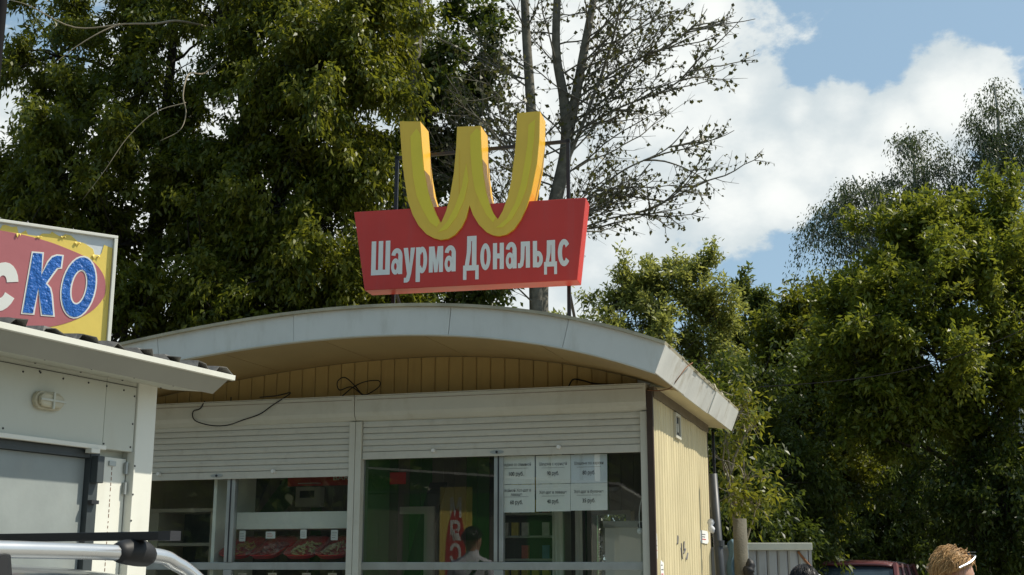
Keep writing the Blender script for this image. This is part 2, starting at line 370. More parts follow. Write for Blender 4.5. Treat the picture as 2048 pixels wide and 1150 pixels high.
# front fascia, one panel after another
br = [XL, -3.55, -2.42, -1.2, -0.35, XR]
for i in range(5):
    a, b = br[i] + 0.002, br[i + 1] - 0.002; q = np.linspace(a, b, 10); m = MB()
    poly = [(x, roof_z(x)) for x in q] + [below(x, 0.195) for x in q[::-1]]
    dy = [0, .002, -.001, .001, -.002][i]
    m.prism([tuple(p) for p in poly], YF + dy, YF + 0.02 + dy); m.build('fascia_panel', 'fascia_white', kiosk)
m = MB(); q = np.linspace(XL, XR, 40)
lip = [below(x, 0.195) for x in q] + [below(x, 0.203) for x in q[::-1]]
m.prism([tuple(p) for p in lip], YF - 0.004, YF + 0.045); m.build('fascia_lip', 'box_white', kiosk)
# side fascia: leaning panels running back
n = roof_n(XR); tx, tz = XR, roof_z(XR); bx_, bz_ = below(XR, 0.195)
for i, (a, b, off) in enumerate([(YF, 0.30, 0.003), (0.304, 1.48, -0.004), (1.484, 2.92, 0.006)]):
    m = MB(); poly = [(tx + off, tz), (bx_ + off, bz_), (bx_ + off - 0.02, bz_ + 0.008), (tx + off - 0.02, tz + 0.008)]
    m.prism([tuple(p) for p in poly], a, b); m.build('side_fascia_panel', 'fascia_old', kiosk)
random.seed(9)
for k in range(26):                                   # crumbling edge of the roof covering above the side fascia
    y = -0.75 + k * 0.14 + random.uniform(-.03, .03); L_ = random.uniform(.05, .16); h = random.uniform(.003, .016) * (2.6 if 14 < k < 20 else 1)
    x1 = tx + random.uniform(-.02, .018); m = MB(); m.prism([(tx - .06, tz + .014), (x1, tz + .012), (x1 - .012, tz + .022 + h), (tx - .05, tz + .026 + h * .8)], y, y + L_); m.build('roof_edge_piece', 'roof_felt', kiosk)
# soffit panels
sb = [XL + .05, -3.83, -3.03, -2.22, -1.43, -0.58, 0.215]
for i in range(6):
    a, b = sb[i] + 0.003, sb[i + 1] - 0.003; m = MB(); q = np.linspace(a, b, 8)
    poly = [(x, soffit_z(x)) for x in q] + [(x, soffit_z(x) + 0.012) for x in q[::-1]]
    m.prism(poly, YF + 0.021, 0.16); m.build('soffit_panel', 'soffit_ochre', kiosk)
sz = soffit_z(0.2)
for a, b in ((0.163, 1.55), (1.556, 2.91)):
    m = MB(); m.prism([(0.012, sz + 0.03), (0.215, sz + 0.004), (0.215, sz + 0.016), (0.012, sz + 0.042)], a, b); m.build('side_soffit_panel', 'siding_cream', kiosk)
# gable boards above the shutter boxes
bw = 0.1145
for i in range(42):
    x0 = -4.79 + i * bw; x1 = x0 + bw
    if x1 > 0.0: break
    m = MB(); e = 0.002
    prof = [(x0 + e, .185), (x0 + e, .162), (x0 + .010, .156), (x1 - .010, .156), (x1 - e, .162), (x1 - e, .185)]
    zt = [soffit_z(p[0]) - 0.003 for p in prof]; k = len(prof)
    vs = [(p[0], p[1], 2.62) for p in prof] + [(p[0], p[1], zt[j]) for j, p in enumerate(prof)]
    m.idx(vs, [tuple(range(k)), tuple(range(2 * k - 1, k - 1, -1))] + [(j + k, (j + 1) % k + k, (j + 1) % k, j) for j in range(k)])
    m.build('siding_board', 'siding_ochre', kiosk)
m = MB(); q = np.linspace(-4.79, -.005, 40)
m.prism([(x, 2.40) for x in (-4.79, -.005)] + [(x, soffit_z(x) - .001) for x in q[::-1]], .187, .21); m.build('gable_backing', 'in_white', kiosk)
# side wall boards
sw = 0.1056
def side_board_mesh():
    m = MB(); e = 0.003
    prof = [(0.004, e), (.018, e), (.034, .022), (.034, sw - .022), (.018, sw - e), (0.004, sw - e)]
    k = len(prof); vs = [(p[0], p[1], 0) for p in prof] + [(p[0], p[1], 2.80) for p in prof]
    m.idx(vs, [tuple(range(k)), tuple(range(2 * k - 1, k - 1, -1))] + [(j + k, (j + 1) % k + k, (j + 1) % k, j) for j in range(k)])
    return m.mesh('siding_board', 'siding_cream')
sbm = side_board_mesh()
for i in range(25):
    o = link('siding_board', sbm, kiosk, (0.003 * math.sin(i * .8), 0.055 + i * sw, 0.0)); o.rotation_euler = (0, 0, R(3.2 * math.sin(i * .62 + 1.2)))
m = MB(); m.box(-.03, 0.003, .055, 2.70, 0, 2.80); m.build('side_lining', 'in_white', kiosk)
m = MB(); m.box(0.004, .05, 0.056, 2.70, sz - 0.045, sz + 0.028); m.build('eave_beam', 'beam_brown', kiosk)
m = MB(); m.box(-.002, 0.042, 0.012, 0.054, 0, 2.80); m.build('corner_trim', 'trim_brown', kiosk)
m = MB(); m.box(-.03, 0.036, 2.697, 2.73, 0, 2.80); m.build('corner_trim', 'trim_brown', kiosk)
# vent on the side wall
m = MB(); y0, y1, z0, z1 = .92, 1.16, 2.545, 2.745
for a in ((y0, y0 + .03, z0, z1), (y1 - .03, y1, z0, z1), (y0 + .03, y1 - .03, z0, z0 + .025), (y0 + .03, y1 - .03, z1 - .025, z1)): m.box(.034, .055, *a)
v = m.build('vent', 'box_white', kiosk)
m = MB(); m.box(.034, .038, y0 + .03, y1 - .03, z0 + .025, z1 - .025); m.build('vent_opening', 'steel_dark', v)
m = MB(); m.box(.036, .05, y0 + .10, y0 + .14, z0 + .05, z1 - .08); m.build('vent_flap', 'box_white', v)
# walls, floor, ceiling
m = MB(); m.box(-4.79, -.031, .03, 2.70, 0.05, 0.10); m.build('floor', 'in_floor', kiosk)
m = MB(); m.box(-4.79, -.031, .22, 2.70, 2.70, 2.74); m.build('ceiling', 'in_white', kiosk)
m = MB(); m.box(-4.83, -4.79, .03, 2.70, 0, 2.80); m.build('end_wall', 'siding_cream', kiosk)
# inside back wall: coloured boards, with a small window at the right
pal = ['in_grey', 'in_green', 'in_grey', 'in_dark', 'in_green', 'in_grey', 'in_grey', 'in_green', 'in_dark', 'in_grey']
bwid = 0.118
for i in range(41):
    x0 = -4.785 + i * bwid; x1 = min(x0 + bwid, -.032)
    if x0 > -.05: break
    mt = pal[(i * 7 + i // 3) % 10] if x0 > -3.1 else ('in_grey' if i % 7 else 'in_green')
    m = MB()
    if -1.10 < x0 < -.72: m.box(x0 + .002, x1 - .002, 2.645, 2.675, .10, 1.25); m.box(x0 + .002, x1 - .002, 2.645, 2.675, 2.05, 2.70)
    else: m.box(x0 + .002, x1 - .002, 2.645, 2.675, .10, 2.70)
    m.build('inner_board', mt, kiosk)
m = MB(); m.box(-4.79, -1.08, 2.676, 2.70, 0, 2.8); m.box(-.70, -.031, 2.676, 2.70, 0, 2.8); m.box(-1.08, -.70, 2.676, 2.70, 0, 1.25); m.box(-1.08, -.70, 2.676, 2.70, 2.05, 2.8)
m.build('back_wall', 'siding_cream', kiosk)
m = MB()
for a in ((-1.10, -1.06, 1.24, 2.06), (-.73, -.69, 1.24, 2.06), (-1.06, -.73, 1.24, 1.28), (-1.06, -.73, 2.02, 2.06)): m.box(a[0], a[1], 2.62, 2.644, a[2], a[3])
bwn = m.build('back_window', 'box_white', kiosk)
m = MB(); m.face([(-1.06, 2.66, 1.28), (-.73, 2.66, 1.28), (-.73, 2.66, 2.02), (-1.06, 2.66, 2.02)]); m.build('pane', 'glass', bwn)
# diagonal painted stripe and white door casing on the inner wall
m = MB(); m.prism([(-4.62, 1.98), (-4.36, 1.98), (-3.70, 2.68), (-4.05, 2.68)], 2.634, 2.642); m.build('painted_stripe', 'in_green', kiosk)
m = MB(); m.prism([(-4.74, 1.98), (-4.64, 1.98), (-4.30, 2.68), (-4.74, 2.68)], 2.633, 2.641); m.build('painted_stripe', 'in_dark', kiosk)
m = MB(); m.prism([(-3.02, 1.2), (-2.86, 1.2), (-2.50, 2.35), (-2.68, 2.35)], 2.634, 2.642); m.build('painted_stripe', 'in_dark', kiosk)
m = MB(); m.box(-2.72, -2.62, 2.60, 2.643, .1, 2.12); m.box(-2.98, -2.721, 2.60, 2.643, 2.05, 2.12); m.build('door_casing', 'in_white', kiosk)
# front below the windows
m = MB(); m.box(-4.79, -.0, .06, .14, .02, 1.02); m.build('front_wall', 'siding_cream', kiosk)
# roller shutters
def slat_mesh(w_, h, y):
    m = MB(); pr = [(y + .012, 0), (y + .003, .003), (y, h * .5), (y + .003, h - .006), (y + .007, h - .002), (y + .012, h - .001)]
    m.prism([(p[0], p[1]) for p in pr], 0, w_, axis='x'); return m.mesh('slat', 'shutter_white')
def shutter(x0, x1, zb, zt, endcap):
    m = MB()
    pr = [(.146, 2.846), (.004, 2.846), (.0, 2.842), (.0, 2.718), (.010, 2.690), (.035, 2.662), (.060, 2.652), (.146, 2.652)]
    m.prism(pr, x0, x1, axis='x'); b = m.build('roller_shutter', 'box_white', kiosk, bevel=.002)
    m = MB(); m.box(x0, x1, -.006, .15, 2.847, 2.852); m.build('box_cap', 'box_white', b)
    m = MB(); m.box(x0 + .02, x1 - .02, -.0035, -.0005, 2.815, 2.817); m.build('box_seam', 'rust', b)
    sx0, sx1 = x0 + .055, x1 - .05; h = .0475; me = slat_mesh(sx1 - sx0, h, .05); z = zb + .058
    while z < zt:
        link('slat', me, b, (sx0, 0, z)); z += h
    m = MB(); m.box(sx0, sx1, .046, .064, zb, zb + .056); m.build('bottom_bar', 'shutter_white', b, bevel=.003)
    cx = (sx0 + sx1) / 2
    m = MB(); pts = [(.055 * math.cos(t) * (1 if abs(math.cos(t)) < .5 else 1), .014 * math.sin(t)) for t in np.linspace(0, 2 * math.pi, 17)[:-1]]
    m.prism([(cx + p[0], zb + .028 + p[1]) for p in pts], .040, .0455); lk = m.build('lock_plate', 'alu', b)
    m = MB(); m.lathe([(.009, 0), (.010, .004), (.004, .006)], 10, 'y', (cx, .033, zb + .028)); m.build('keyhole', 'steel_dark', lk)
    for fx in (.27, .72):
        px = sx0 + (sx1 - sx0) * fx
        m = MB(); m.lathe([(.013, 0), (.016, .01), (.016, .03)], 10, 'y', (px, .016, zb + .052)); m.build('stop_knob', 'white_plastic', b)
    return b
shutter(-4.72, -2.308, 2.232, 2.66, False); shutter(-2.302, -.004, 2.358, 2.66, True)
for a, b in ((-2.356, -2.306), (-2.302, -2.252), (-.056, -.004)):
    m = MB(); m.box(a, b, .03, .10, 1.02, 2.651); m.build('guide_rail', 'box_white', kiosk, bevel=.003)
# windows
def window(x0, x1, mx, zt):
    m = MB()
    m.box(x0, x0 + .035, .09, .135, 1.02, zt); m.box(x1 - .035, x1, .09, .135, 1.02, zt); m.box(x0 + .035, x1 - .035, .09, .135, zt - .04, zt); m.box(x0 + .035, x1 - .035, .09, .135, 1.02, 1.06)
    f = m.build('window', 'alu', kiosk, bevel=.002)
    m = MB(); m.box(x0 + .036, x1 - .036, .088, .137, 1.525, 1.582); m.build('rail', 'alu', f, bevel=.003)
    m = MB(); m.box(mx - .036, mx + .036, .084, .139, 1.584, zt - .041); m.build('mullion', 'alu', f, bevel=.003)
    m = MB(); m.box(mx - .006, mx + .004, .080, .0835, 1.584, zt - .041); m.build('mullion_gasket', 'steel_dark', f)
    m = MB(); m.box(mx - .036, mx + .036, .086, .138, 1.061, 1.524); m.build('mullion', 'alu', f, bevel=.003)
    for a, b in ((x0 + .037, mx - .037), (mx + .037, x1 - .037)):
        for c, d in ((1.061, 1.524), (1.583, zt - .041)):
            m = MB(); m.face([(a, .106, c), (b, .106, c), (b, .106, d), (a, .106, d)]); m.build('pane', 'glass', f)
    return f
window(-4.70, -2.32, -3.40, 2.64); window(-2.29, -.03, -1.15, 2.64)

# papers taped inside the window
sheets = [(-1.161, -.876, 2.150, 2.359, ['Шаурма со свининой'], '100 руб.', 'paper'), (-.867, -.601, 2.149, 2.357, ['Шаурма с курицей'], '90 руб.', 'paper'), (-.598, -.323, 2.148, 2.357, ['Шашлык по карски'], '80 руб.', 'paper_blue'),
          (-1.160, -.876, 1.942, 2.146, ['Двойной Хот-дог в', 'лаваше'], '60 руб.', 'paper'), (-.867, -.604, 1.946, 2.146, ['Хот-дог в лаваше'], '40 руб.', 'paper'), (-.602, -.325, 1.950, 2.146, ['Хот-дог в булочке'], '35 руб.', 'paper')]
KM = Matrix.Translation((0.972, 8.947, 0)) @ Matrix.Rotation(R(-17.3), 4, 'Z')
KROT = R(-17.3)
def kw(x, y, z): return KM @ Vector((x, y, z))
random.seed(2)
SL = {'100 руб.': 'pork shawarma', '90 руб.': 'chicken shawarma', '80 руб.': 'shashlik, bluish paper', '60 руб.': 'double hot dog in flatbread', '40 руб.': 'single hot dog in flatbread', '35 руб.': 'hot dog in a bun'}
for x0, x1, z0, z1, lines, price, mt in sheets:
    t = thing('price_sheet', kw((x0 + x1) / 2, .113, z0), KROT + R(random.uniform(-.2, .2)), 'price sheet in kiosk window for ' + SL[price], 'price sheet', 'price sheets taped in the kiosk window')
    hw, h = (x1 - x0) / 2, z1 - z0
    m = MB(); m.grid(lambda u, v: (-hw + 2 * hw * u, .002 * math.sin(u * 5 + v * 3), h * v), 6, 4); p = m.build('paper', mt, t); p.modifiers.new('t', 'SOLIDIFY').thickness = .0006
    zz = .70 if len(lines) == 1 else .80
    for ln in lines:
        wd = hw * min(.80, .052 * len(ln)); lettering('product_name', ln, -wd, wd, h * zz - .011, h * zz + .011, -.0036, 'ink_light', t, bold=.012, zcap=(0.0, .72)); zz -= .15
    m = MB(); m.box(-hw * .66, hw * .66, -.0034, -.0028, h * .56 - .001, h * .56 + .001); m.build('rule', 'ink_light', t)
    wd = hw * .052 * len(price) * .95; lettering('price', price, -wd, wd, h * .36 - .013, h * .36 + .016, -.0036, 'ink', t, bold=.012, zcap=(0.0, .72))

# display shelf behind the left-hand window
dc = thing('display_shelf', kw(-2.95, .45, .10), KROT, 'white display shelf holding red food trays behind the window', 'shelf')
def dbox(nm, mt, x0, x1, y0, y1, z0, z1): m = MB(); m.box(x0 + 2.95, x1 + 2.95, y0 - .45, y1 - .45, z0 - .10, z1 - .10); return m.build(nm, mt, dc, bevel=.002)
dbox('side_panel', 'in_white', -3.60, -3.57, .16, .80, .10, 2.50); dbox('side_panel', 'in_green', -2.36, -2.33, .16, .80, .10, 2.50)
dbox('upper_shelf', 'in_white', -3.569, -2.361, .33, .80, 1.845, 1.980); dbox('shelf', 'in_white', -3.569, -2.361, .16, .80, 1.55, 1.582); dbox('shelf', 'in_white', -3.569, -2.361, .16, .80, 1.10, 1.13)
def tray(x, food, foodname, lab):
    t = thing('food_tray', kw(x, .345, 1.59), KROT + R(random.uniform(-8, 8)), 'red plastic tray of %s under clear wrap' % lab, 'tray', 'red food trays behind the window')
    m = MB()
    def P(u, v):
        r = min(1, v * 1.0); a = 2 * math.pi * u; ex = .155 * (abs(math.cos(a)) ** .6) * (1 if math.cos(a) >= 0 else -1); ey = .19 * (abs(math.sin(a)) ** .6) * (1 if math.sin(a) >= 0 else -1)
        k = [.0, .70, .80, .97, 1.0][int(round(v * 4))]; h = [0, 0, .004, .045, .042][int(round(v * 4))]
        y = ey * k; return (ex * k, y, h + (y + .19) * .42)
    m.grid(P, 28, 4); o = m.build('dish', 'tray_red', t, smooth=True); o.modifiers.new('t', 'SOLIDIFY').thickness = .003
    random.seed(hash(foodname) % 100 + 3); m = MB()
    for k in range(60):
        a = random.uniform(0, 6.28); r = .115 * math.sqrt(random.random()); px, py = r * math.cos(a), r * 1.15 * math.sin(a); pz = .012 + (py + .19) * .42 + .04 * (1 - r / .13)
        d = Vector((random.gauss(0, 1), random.gauss(0, 1), random.gauss(0, .35))).normalized() * random.uniform(.012, .03); c = Vector((px, py, pz))
        m.tube([c - d, c, c + d], [.004, .008, .004], 5)
    tag(m.build('food', food, t, smooth=True), kind='stuff')
    m = MB(); m.grid(lambda u, v: (-.15 + .3 * u, -.18 + .36 * v, .052 + (v * .36) * .42 + .045 * math.sin(math.pi * u) * math.sin(math.pi * v) + .006 * math.sin(u * 19 + v * 7)), 12, 12); m.build('clear_wrap', 'wrap', t, smooth=True)
tray(-3.42, 'food_fry', 'fry', 'golden fried strips'); tray(-3.14, 'food_meat', 'meat', 'sliced pink meat'); tray(-2.84, 'food_cabbage', 'cab', 'shredded cabbage'); tray(-2.57, 'food_bread', 'bread', 'pale flatbread')
def ptag(x, z, w_, h, lab):
    t = thing('price_tag', kw(x, .30, z - h / 2), KROT, lab, 'price tag', 'small price tags on the display shelf')
    m = MB(); m.box(-w_ / 2, w_ / 2, -.001, .001, 0, h); m.build('card', 'paper', t)
    for j in range(3):
        m = MB(); m.box(-w_ * .36, w_ * random.uniform(.1, .38), -.0022, -.0014, h * (.25 + .22 * j), h * (.25 + .22 * j) + .003); m.build('print_line', 'banner_red' if w_ > .07 else 'ink_light', t)
    m = MB(); m.tube([(0, 0, h - .004), (0, .03, 1.846 - (z - h / 2)) if z > 1.7 else (0, .03, 1.548 - (z - h / 2))], .0012, 5); m.build('hook', 'white_plastic', t)
ptag(-3.399, 1.791, .055, .085, 'tall blank price tag above the golden fried strips'); ptag(-3.146, 1.797, .085, .055, 'wide price tag with red print above the pink meat')
ptag(-2.854, 1.803, .055, .070, 'cream price tag above the shredded cabbage'); ptag(-2.583, 1.793, .060, .080, 'price tag above the pale flatbread')
for x, fd in ((-3.383, 'golden fried strips'), (-3.115, 'pink meat'), (-2.815, 'shredded cabbage'), (-2.59, 'pale flatbread')): ptag(x, 1.470, .075, .06, 'price tag hung under the shelf below the ' + fd)
# red banner inside
t = thing('shelf_banner', kw(-2.95, 1.15, 2.24), KROT, 'narrow red banner with white lettering hanging inside the kiosk', 'banner')
m = MB(); m.box(-.50, .62, -.003, .003, 0, .10); m.build('strip', 'banner_red', t)
lettering('words', 'BARBARICA', -.06, .38, .045, .085, -.0042, 'sign_white', t, bold=.01)
m = MB(); m.box(-.40, -.18, -.0042, -.0032, .020, .026); m.build('rule', 'sign_white', t)
m = MB(); m.tube([(-.45, 0, .1), (-.45, 0, .46)], .002, 5); m.tube([(.55, 0, .1), (.55, 0, .46)], .002, 5); m.build('hanging_wire', 'steel_dark', t)
# meter box on the back wall
t = thing('meter_box', kw(-3.95, 2.64, 2.13), KROT, 'pale meter box with dark window on the inner wall', 'meter box')
m = MB(); m.box(-.14, .14, -.09, 0, 0, .20); m.build('case', 'in_white', t, bevel=.006)
m = MB(); m.box(-.09, .07, -.094, -.0905, .09, .16); m.build('meter_window', 'in_dark', t)
# open cabinet in the left corner
t = thing('cabinet', kw(-4.15, .75, .10), KROT, 'open brown cabinet with shelves in the dark left corner', 'cabinet')
for nm, b in (('side', (-.30, -.20, -.2, .2, 0, 1.90)), ('side', (.30, .33, -.2, .2, 0, 1.90)), ('top', (-.32, .34, -.21, .21, 1.901, 1.93)), ('shelf', (-.199, .299, -.19, .2, 1.62, 1.645)), ('shelf', (-.199, .299, -.19, .2, 1.25, 1.275)), ('back', (-.199, .299, .201, .21, 0, 1.90))):
    m = MB(); m.box(*b); m.build(nm, 'cabinet_wood' if nm != 'back' else 'in_dark', t)
# drinks rack and packs
t = thing('goods_rack', kw(-1.46, 2.05, .10), KROT, 'narrow dark rack of small packs inside the kiosk', 'rack')
m = MB(); m.box(-.30, .30, .12, .15, 0, 2.35); m.build('back', 'in_dark', t)
for i in range(6): m = MB(); m.box(-.30, .30, -.10, .119, 1.10 + i * .20, 1.118 + i * .20); m.build('shelf', 'alu', t)
for s in (-.315, .30): m = MB(); m.box(s, s + .015, -.10, .15, 0, 2.35); m.build('upright', 'alu', t)
packm = {}
random.seed(12)
for k in 'abcd':
    m = MB(); m.box(-.032, .032, -.02, .02, 0, .115); packm[k] = m.mesh('pack', 'pack_' + k)
cn = dict(a='red', b='yellow', c='blue', d='white')
for i in range(6):
    for j in range(6):
        k = 'abcd'[(i * 5 + j * 3 + i * j) % 4]
        if random.random() < .15: continue
        o = link('pack', packm[k]); o.location = kw(-1.46 - .24 + j * .095, 2.05 - .06, .10 + 1.1185 + i * .20); o.rotation_euler = (0, 0, KROT + R(random.uniform(-6, 6)))
        tag(o, 'small %s pack on %s shelf of the dark rack' % (cn[k], ['lowest', 'second lowest', 'third lowest', 'third highest', 'second highest', 'top'][i]), 'pack', 'small packs on the rack')
# white counter unit and bell on a wire by the right-hand corner
t = thing('wall_panel_board', kw(-.34, .95, .10), KROT, 'white board standing inside behind the right window corner', 'board')
m = MB(); m.box(-.20, .20, -.012, .012, 0, 1.75); m.build('sheet', 'in_white', t)
m = MB(); m.box(-.21, .21, -.03, .02, 1.751, 1.80); m.build('top_strip', 'alu', t)
t = thing('hanging_phone', kw(-.105, .20, 1.60), KROT, 'small round white receiver hanging on a white wire', 'phone')
m = MB(); m.lathe([(.004, 0), (.022, .004), (.024, .014), (.012, .02)], 14, 'y', (0, -.02, .20)); m.build('disc', 'white_plastic', t, smooth=True)
m = MB(); m.lathe([(.004, 0), (.026, .004), (.026, .012)], 12, 'y', (.005, .004, .24)); m.build('holder', 'steel_dark', t)
m = MB(); m.tube(smooth_path([(0, -.012, .21), (-.004, -.006, .32), (.012, 0, .42), (.05, .0, .50)], 5), .0028, 6); m.build('wire', 'white_plastic', t)
for x, wd, sz_ in ((-.80, .05, 'wider'), (-.62, .035, 'narrower')):
    t = thing('plastic_curtain', kw(x - .2, 1.2, .10), KROT, '%s strip of pale curtain hanging inside the kiosk' % sz_, 'curtain', 'curtain strips inside the kiosk')
    m = MB(); m.grid(lambda u, v: (-wd + 2 * wd * u, .02 * math.sin(u * 9 + v * 2), 2.55 * v), 10, 8); m.build('strip', 'in_white', t, smooth=True); m = MB(); m.tube([(-wd, 0, 2.56), (wd, 0, 2.56)], .008, 6); m.build('rod', 'alu', t)

# stickers on the side wall
def sticker(y0, y1, z0, z1, lab, torn):
    t = thing('flyer', kw(.0355, (y0 + y1) / 2, z0), KROT, lab, 'flyer')
    hw = (y1 - y0) / 2; h = z1 - z0; m = MB(); random.seed(int(y0 * 100)); pts = []
    for k in range(14):
        a = 2 * math.pi * k / 14; j = random.uniform(1 - torn, 1); pts.append((hw * max(-1, min(1, 1.3 * math.cos(a))) * j, h / 2 + h / 2 * max(-1, min(1, 1.3 * math.sin(a))) * j))
    m.prism(pts, 0, .0015, axis='x'); m.build('paper', 'paper', t)
    for j in range(3): m = MB(); m.box(.0018, .0026, -hw * .5, hw * random.uniform(.0, .5), h * (.3 + .18 * j), h * (.3 + .18 * j) + .008); m.build('print_line', 'ink_light' if j else 'banner_red', t)
sticker(2.06, 2.57, 1.745, 1.86, 'white flyer stuck on the cream side wall near its far end', .12)
sticker(.18, .35, 1.44, 1.615, 'torn white flyer with ragged edges low on the cream side wall', .5)
sticker(.06, .10, 1.60, 1.79, 'thin strip of white paper beside the brown corner trim', .2)
m = MB(); random.seed(31)
for (yc, zc, s) in ((.98, 1.76, .05), (1.12, 1.66, .07), (1.26, 1.70, .05), (1.36, 1.63, .04)):
    m.tube(smooth_path([(.0362, yc + random.uniform(-.06, .06), zc + random.uniform(-s, s)) for _ in range(4)], 4), .006, 4)
m.build('scribble', 'ink_light', kiosk)

# loose cables on the kiosk front
def cable(pts, rad, lab, mt='black_rubber', k=6):
    o = MB().tube(smooth_path([kw(*p) for p in pts], k), rad, 6).build('loose_cable', mt, smooth=True); return tag(o, lab, 'cable')
cx = [(-3.637, 2.864), (-3.664, 2.799), (-3.722, 2.782), (-3.727, 2.736), (-3.687, 2.695), (-3.552, 2.659), (-3.406, 2.656), (-3.264, 2.694), (-3.122, 2.734), (-3.011, 2.801), (-2.866, 2.885), (-2.986, 2.868), (-3.128, 2.858)]
cable([(x, -.012 if z < 2.86 else .01, z + (.012 if z > 2.84 and x > -3.2 else 0)) for x, z in cx], .0048, 'black cable drooping in a long loop over the shutter box')
cx = [(-2.467, 2.860), (-2.420, 2.903), (-2.359, 2.937), (-2.264, 2.971), (-2.156, 2.979), (-2.141, 2.94), (-2.194, 2.892), (-2.275, 2.87), (-2.359, 2.95), (-2.444, 3.017), (-2.498, 2.981), (-2.482, 2.917), (-2.386, 2.938), (-2.275, 2.862)]
cable([(x, .10 + .012 * math.sin(i * 1.7), z) for i, (x, z) in enumerate(cx)], .0045, 'black cable coiled in a bow shape against ochre boards')
cable([(-.607, .10, 2.862), (-.57, .10, 2.916), (-.497, .1, 2.906), (-.4, .1, 2.878), (-.255, .1, 2.866)], .006, 'short black cable lying on shutter box near the corner')
cable([(.01, .01, 2.80), (.10, -.05, 2.785), (.20, -.12, 2.79), (.262, -.18, 2.84), (.31, -.1, 2.93), (.33, .1, 3.0)], .004, 'thin red wire hooked round the leaning side eave', 'rust')
m = MB(); m.tube([(-3.45, .10, 2.853), (-3.45, .10, 2.90)], .005, 6); m.build('cable_stub', 'black_rubber', kiosk)

# ------------------------------------------------------------------ rooftop sign
SR = R(-12.0); sign = thing('rooftop_sign', (0.4235, 8.6993, 3.1), SR, 'red rooftop sign with large golden W and white Cyrillic lettering', 'sign')
Z0 = 3.1
def sp(pts): return [(a, b - Z0) for a, b in pts]
PAN = [(-1.658, 4.172), (.118, 4.174), (.047, 3.560), (-1.557, 3.558)]
m = MB(); m.prism(sp(PAN), 0, .18); panel = m.build('red_panel', 'sign_red', sign, bevel=.004)
WP = [(-1.305, 4.863), (-1.288, 4.649), (-1.261, 4.42), (-1.227, 4.222), (-1.188, 4.116), (-1.142, 4.031), (-1.081, 3.962), (-1.022, 3.926), (-0.97, 3.91), (-0.912, 3.915), (-0.861, 3.942), (-0.81, 3.998), (-0.775, 4.069), (-0.751, 4.163), (-0.724, 4.088), (-0.68, 4.012), (-0.621, 3.95), (-0.571, 3.923), (-0.527, 3.914), (-0.47, 3.923), (-0.413, 3.96), (-0.363, 4.03), (-0.319, 4.122), (-0.283, 4.237), (-0.239, 4.455), (-0.221, 4.647), (-0.216, 4.86), (-0.39, 4.859), (-0.395, 4.705), (-0.41, 4.526), (-0.434, 4.335), (-0.463, 4.204), (-0.499, 4.104), (-0.535, 4.043), (-0.571, 4.093), (-0.593, 4.154), (-0.623, 4.259), (-0.648, 4.424), (-0.661, 4.604), (-0.669, 4.779), (-0.852, 4.785), (-0.858, 4.619), (-0.873, 4.424), (-0.901, 4.247), (-0.929, 4.13), (-0.968, 4.039), (-1.002, 4.105), (-1.033, 4.181), (-1.072, 4.302), (-1.104, 4.47), (-1.122, 4.638), (-1.141, 4.85)]
m = MB(); m.prism(sp(WP), -.020, .21)
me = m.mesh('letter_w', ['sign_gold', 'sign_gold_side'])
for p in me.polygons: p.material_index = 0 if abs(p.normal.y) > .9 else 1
letter = link('letter_w', me, sign)
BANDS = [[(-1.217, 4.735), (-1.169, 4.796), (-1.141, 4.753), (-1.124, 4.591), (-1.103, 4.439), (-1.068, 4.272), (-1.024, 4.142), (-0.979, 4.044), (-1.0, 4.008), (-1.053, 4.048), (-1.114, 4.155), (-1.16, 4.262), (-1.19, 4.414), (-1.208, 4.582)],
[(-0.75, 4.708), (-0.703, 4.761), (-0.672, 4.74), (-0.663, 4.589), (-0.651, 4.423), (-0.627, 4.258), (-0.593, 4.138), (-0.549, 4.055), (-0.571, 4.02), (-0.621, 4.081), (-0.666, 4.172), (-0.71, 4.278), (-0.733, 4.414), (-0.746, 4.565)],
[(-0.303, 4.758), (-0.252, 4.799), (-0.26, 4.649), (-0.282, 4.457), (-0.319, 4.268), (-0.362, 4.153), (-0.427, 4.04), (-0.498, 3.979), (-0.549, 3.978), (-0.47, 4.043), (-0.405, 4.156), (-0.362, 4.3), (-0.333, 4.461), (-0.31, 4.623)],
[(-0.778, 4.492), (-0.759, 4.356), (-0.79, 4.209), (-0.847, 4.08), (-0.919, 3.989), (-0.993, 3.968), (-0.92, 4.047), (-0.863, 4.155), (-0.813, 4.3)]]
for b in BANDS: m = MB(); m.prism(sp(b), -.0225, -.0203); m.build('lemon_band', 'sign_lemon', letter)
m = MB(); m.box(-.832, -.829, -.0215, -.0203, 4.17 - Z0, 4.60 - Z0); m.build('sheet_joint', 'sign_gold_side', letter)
def ellring(cx, cz, ax, az_, bx, bz, t0=0.0, t1=360.0, n=26):
    T = np.radians(np.linspace(t0, t1, n)); o = [(cx + ax * math.cos(t), cz + az_ * math.sin(t)) for t in T]; i = [(cx + bx * math.cos(t), cz + bz * math.sin(t)) for t in T]; return [[o[k], o[k + 1], i[k + 1], i[k]] for k in range(n - 1)]
def rc(x0, x1, z0, z1): return [[(x0, z0), (x1, z0), (x1, z1), (x0, z1)]]
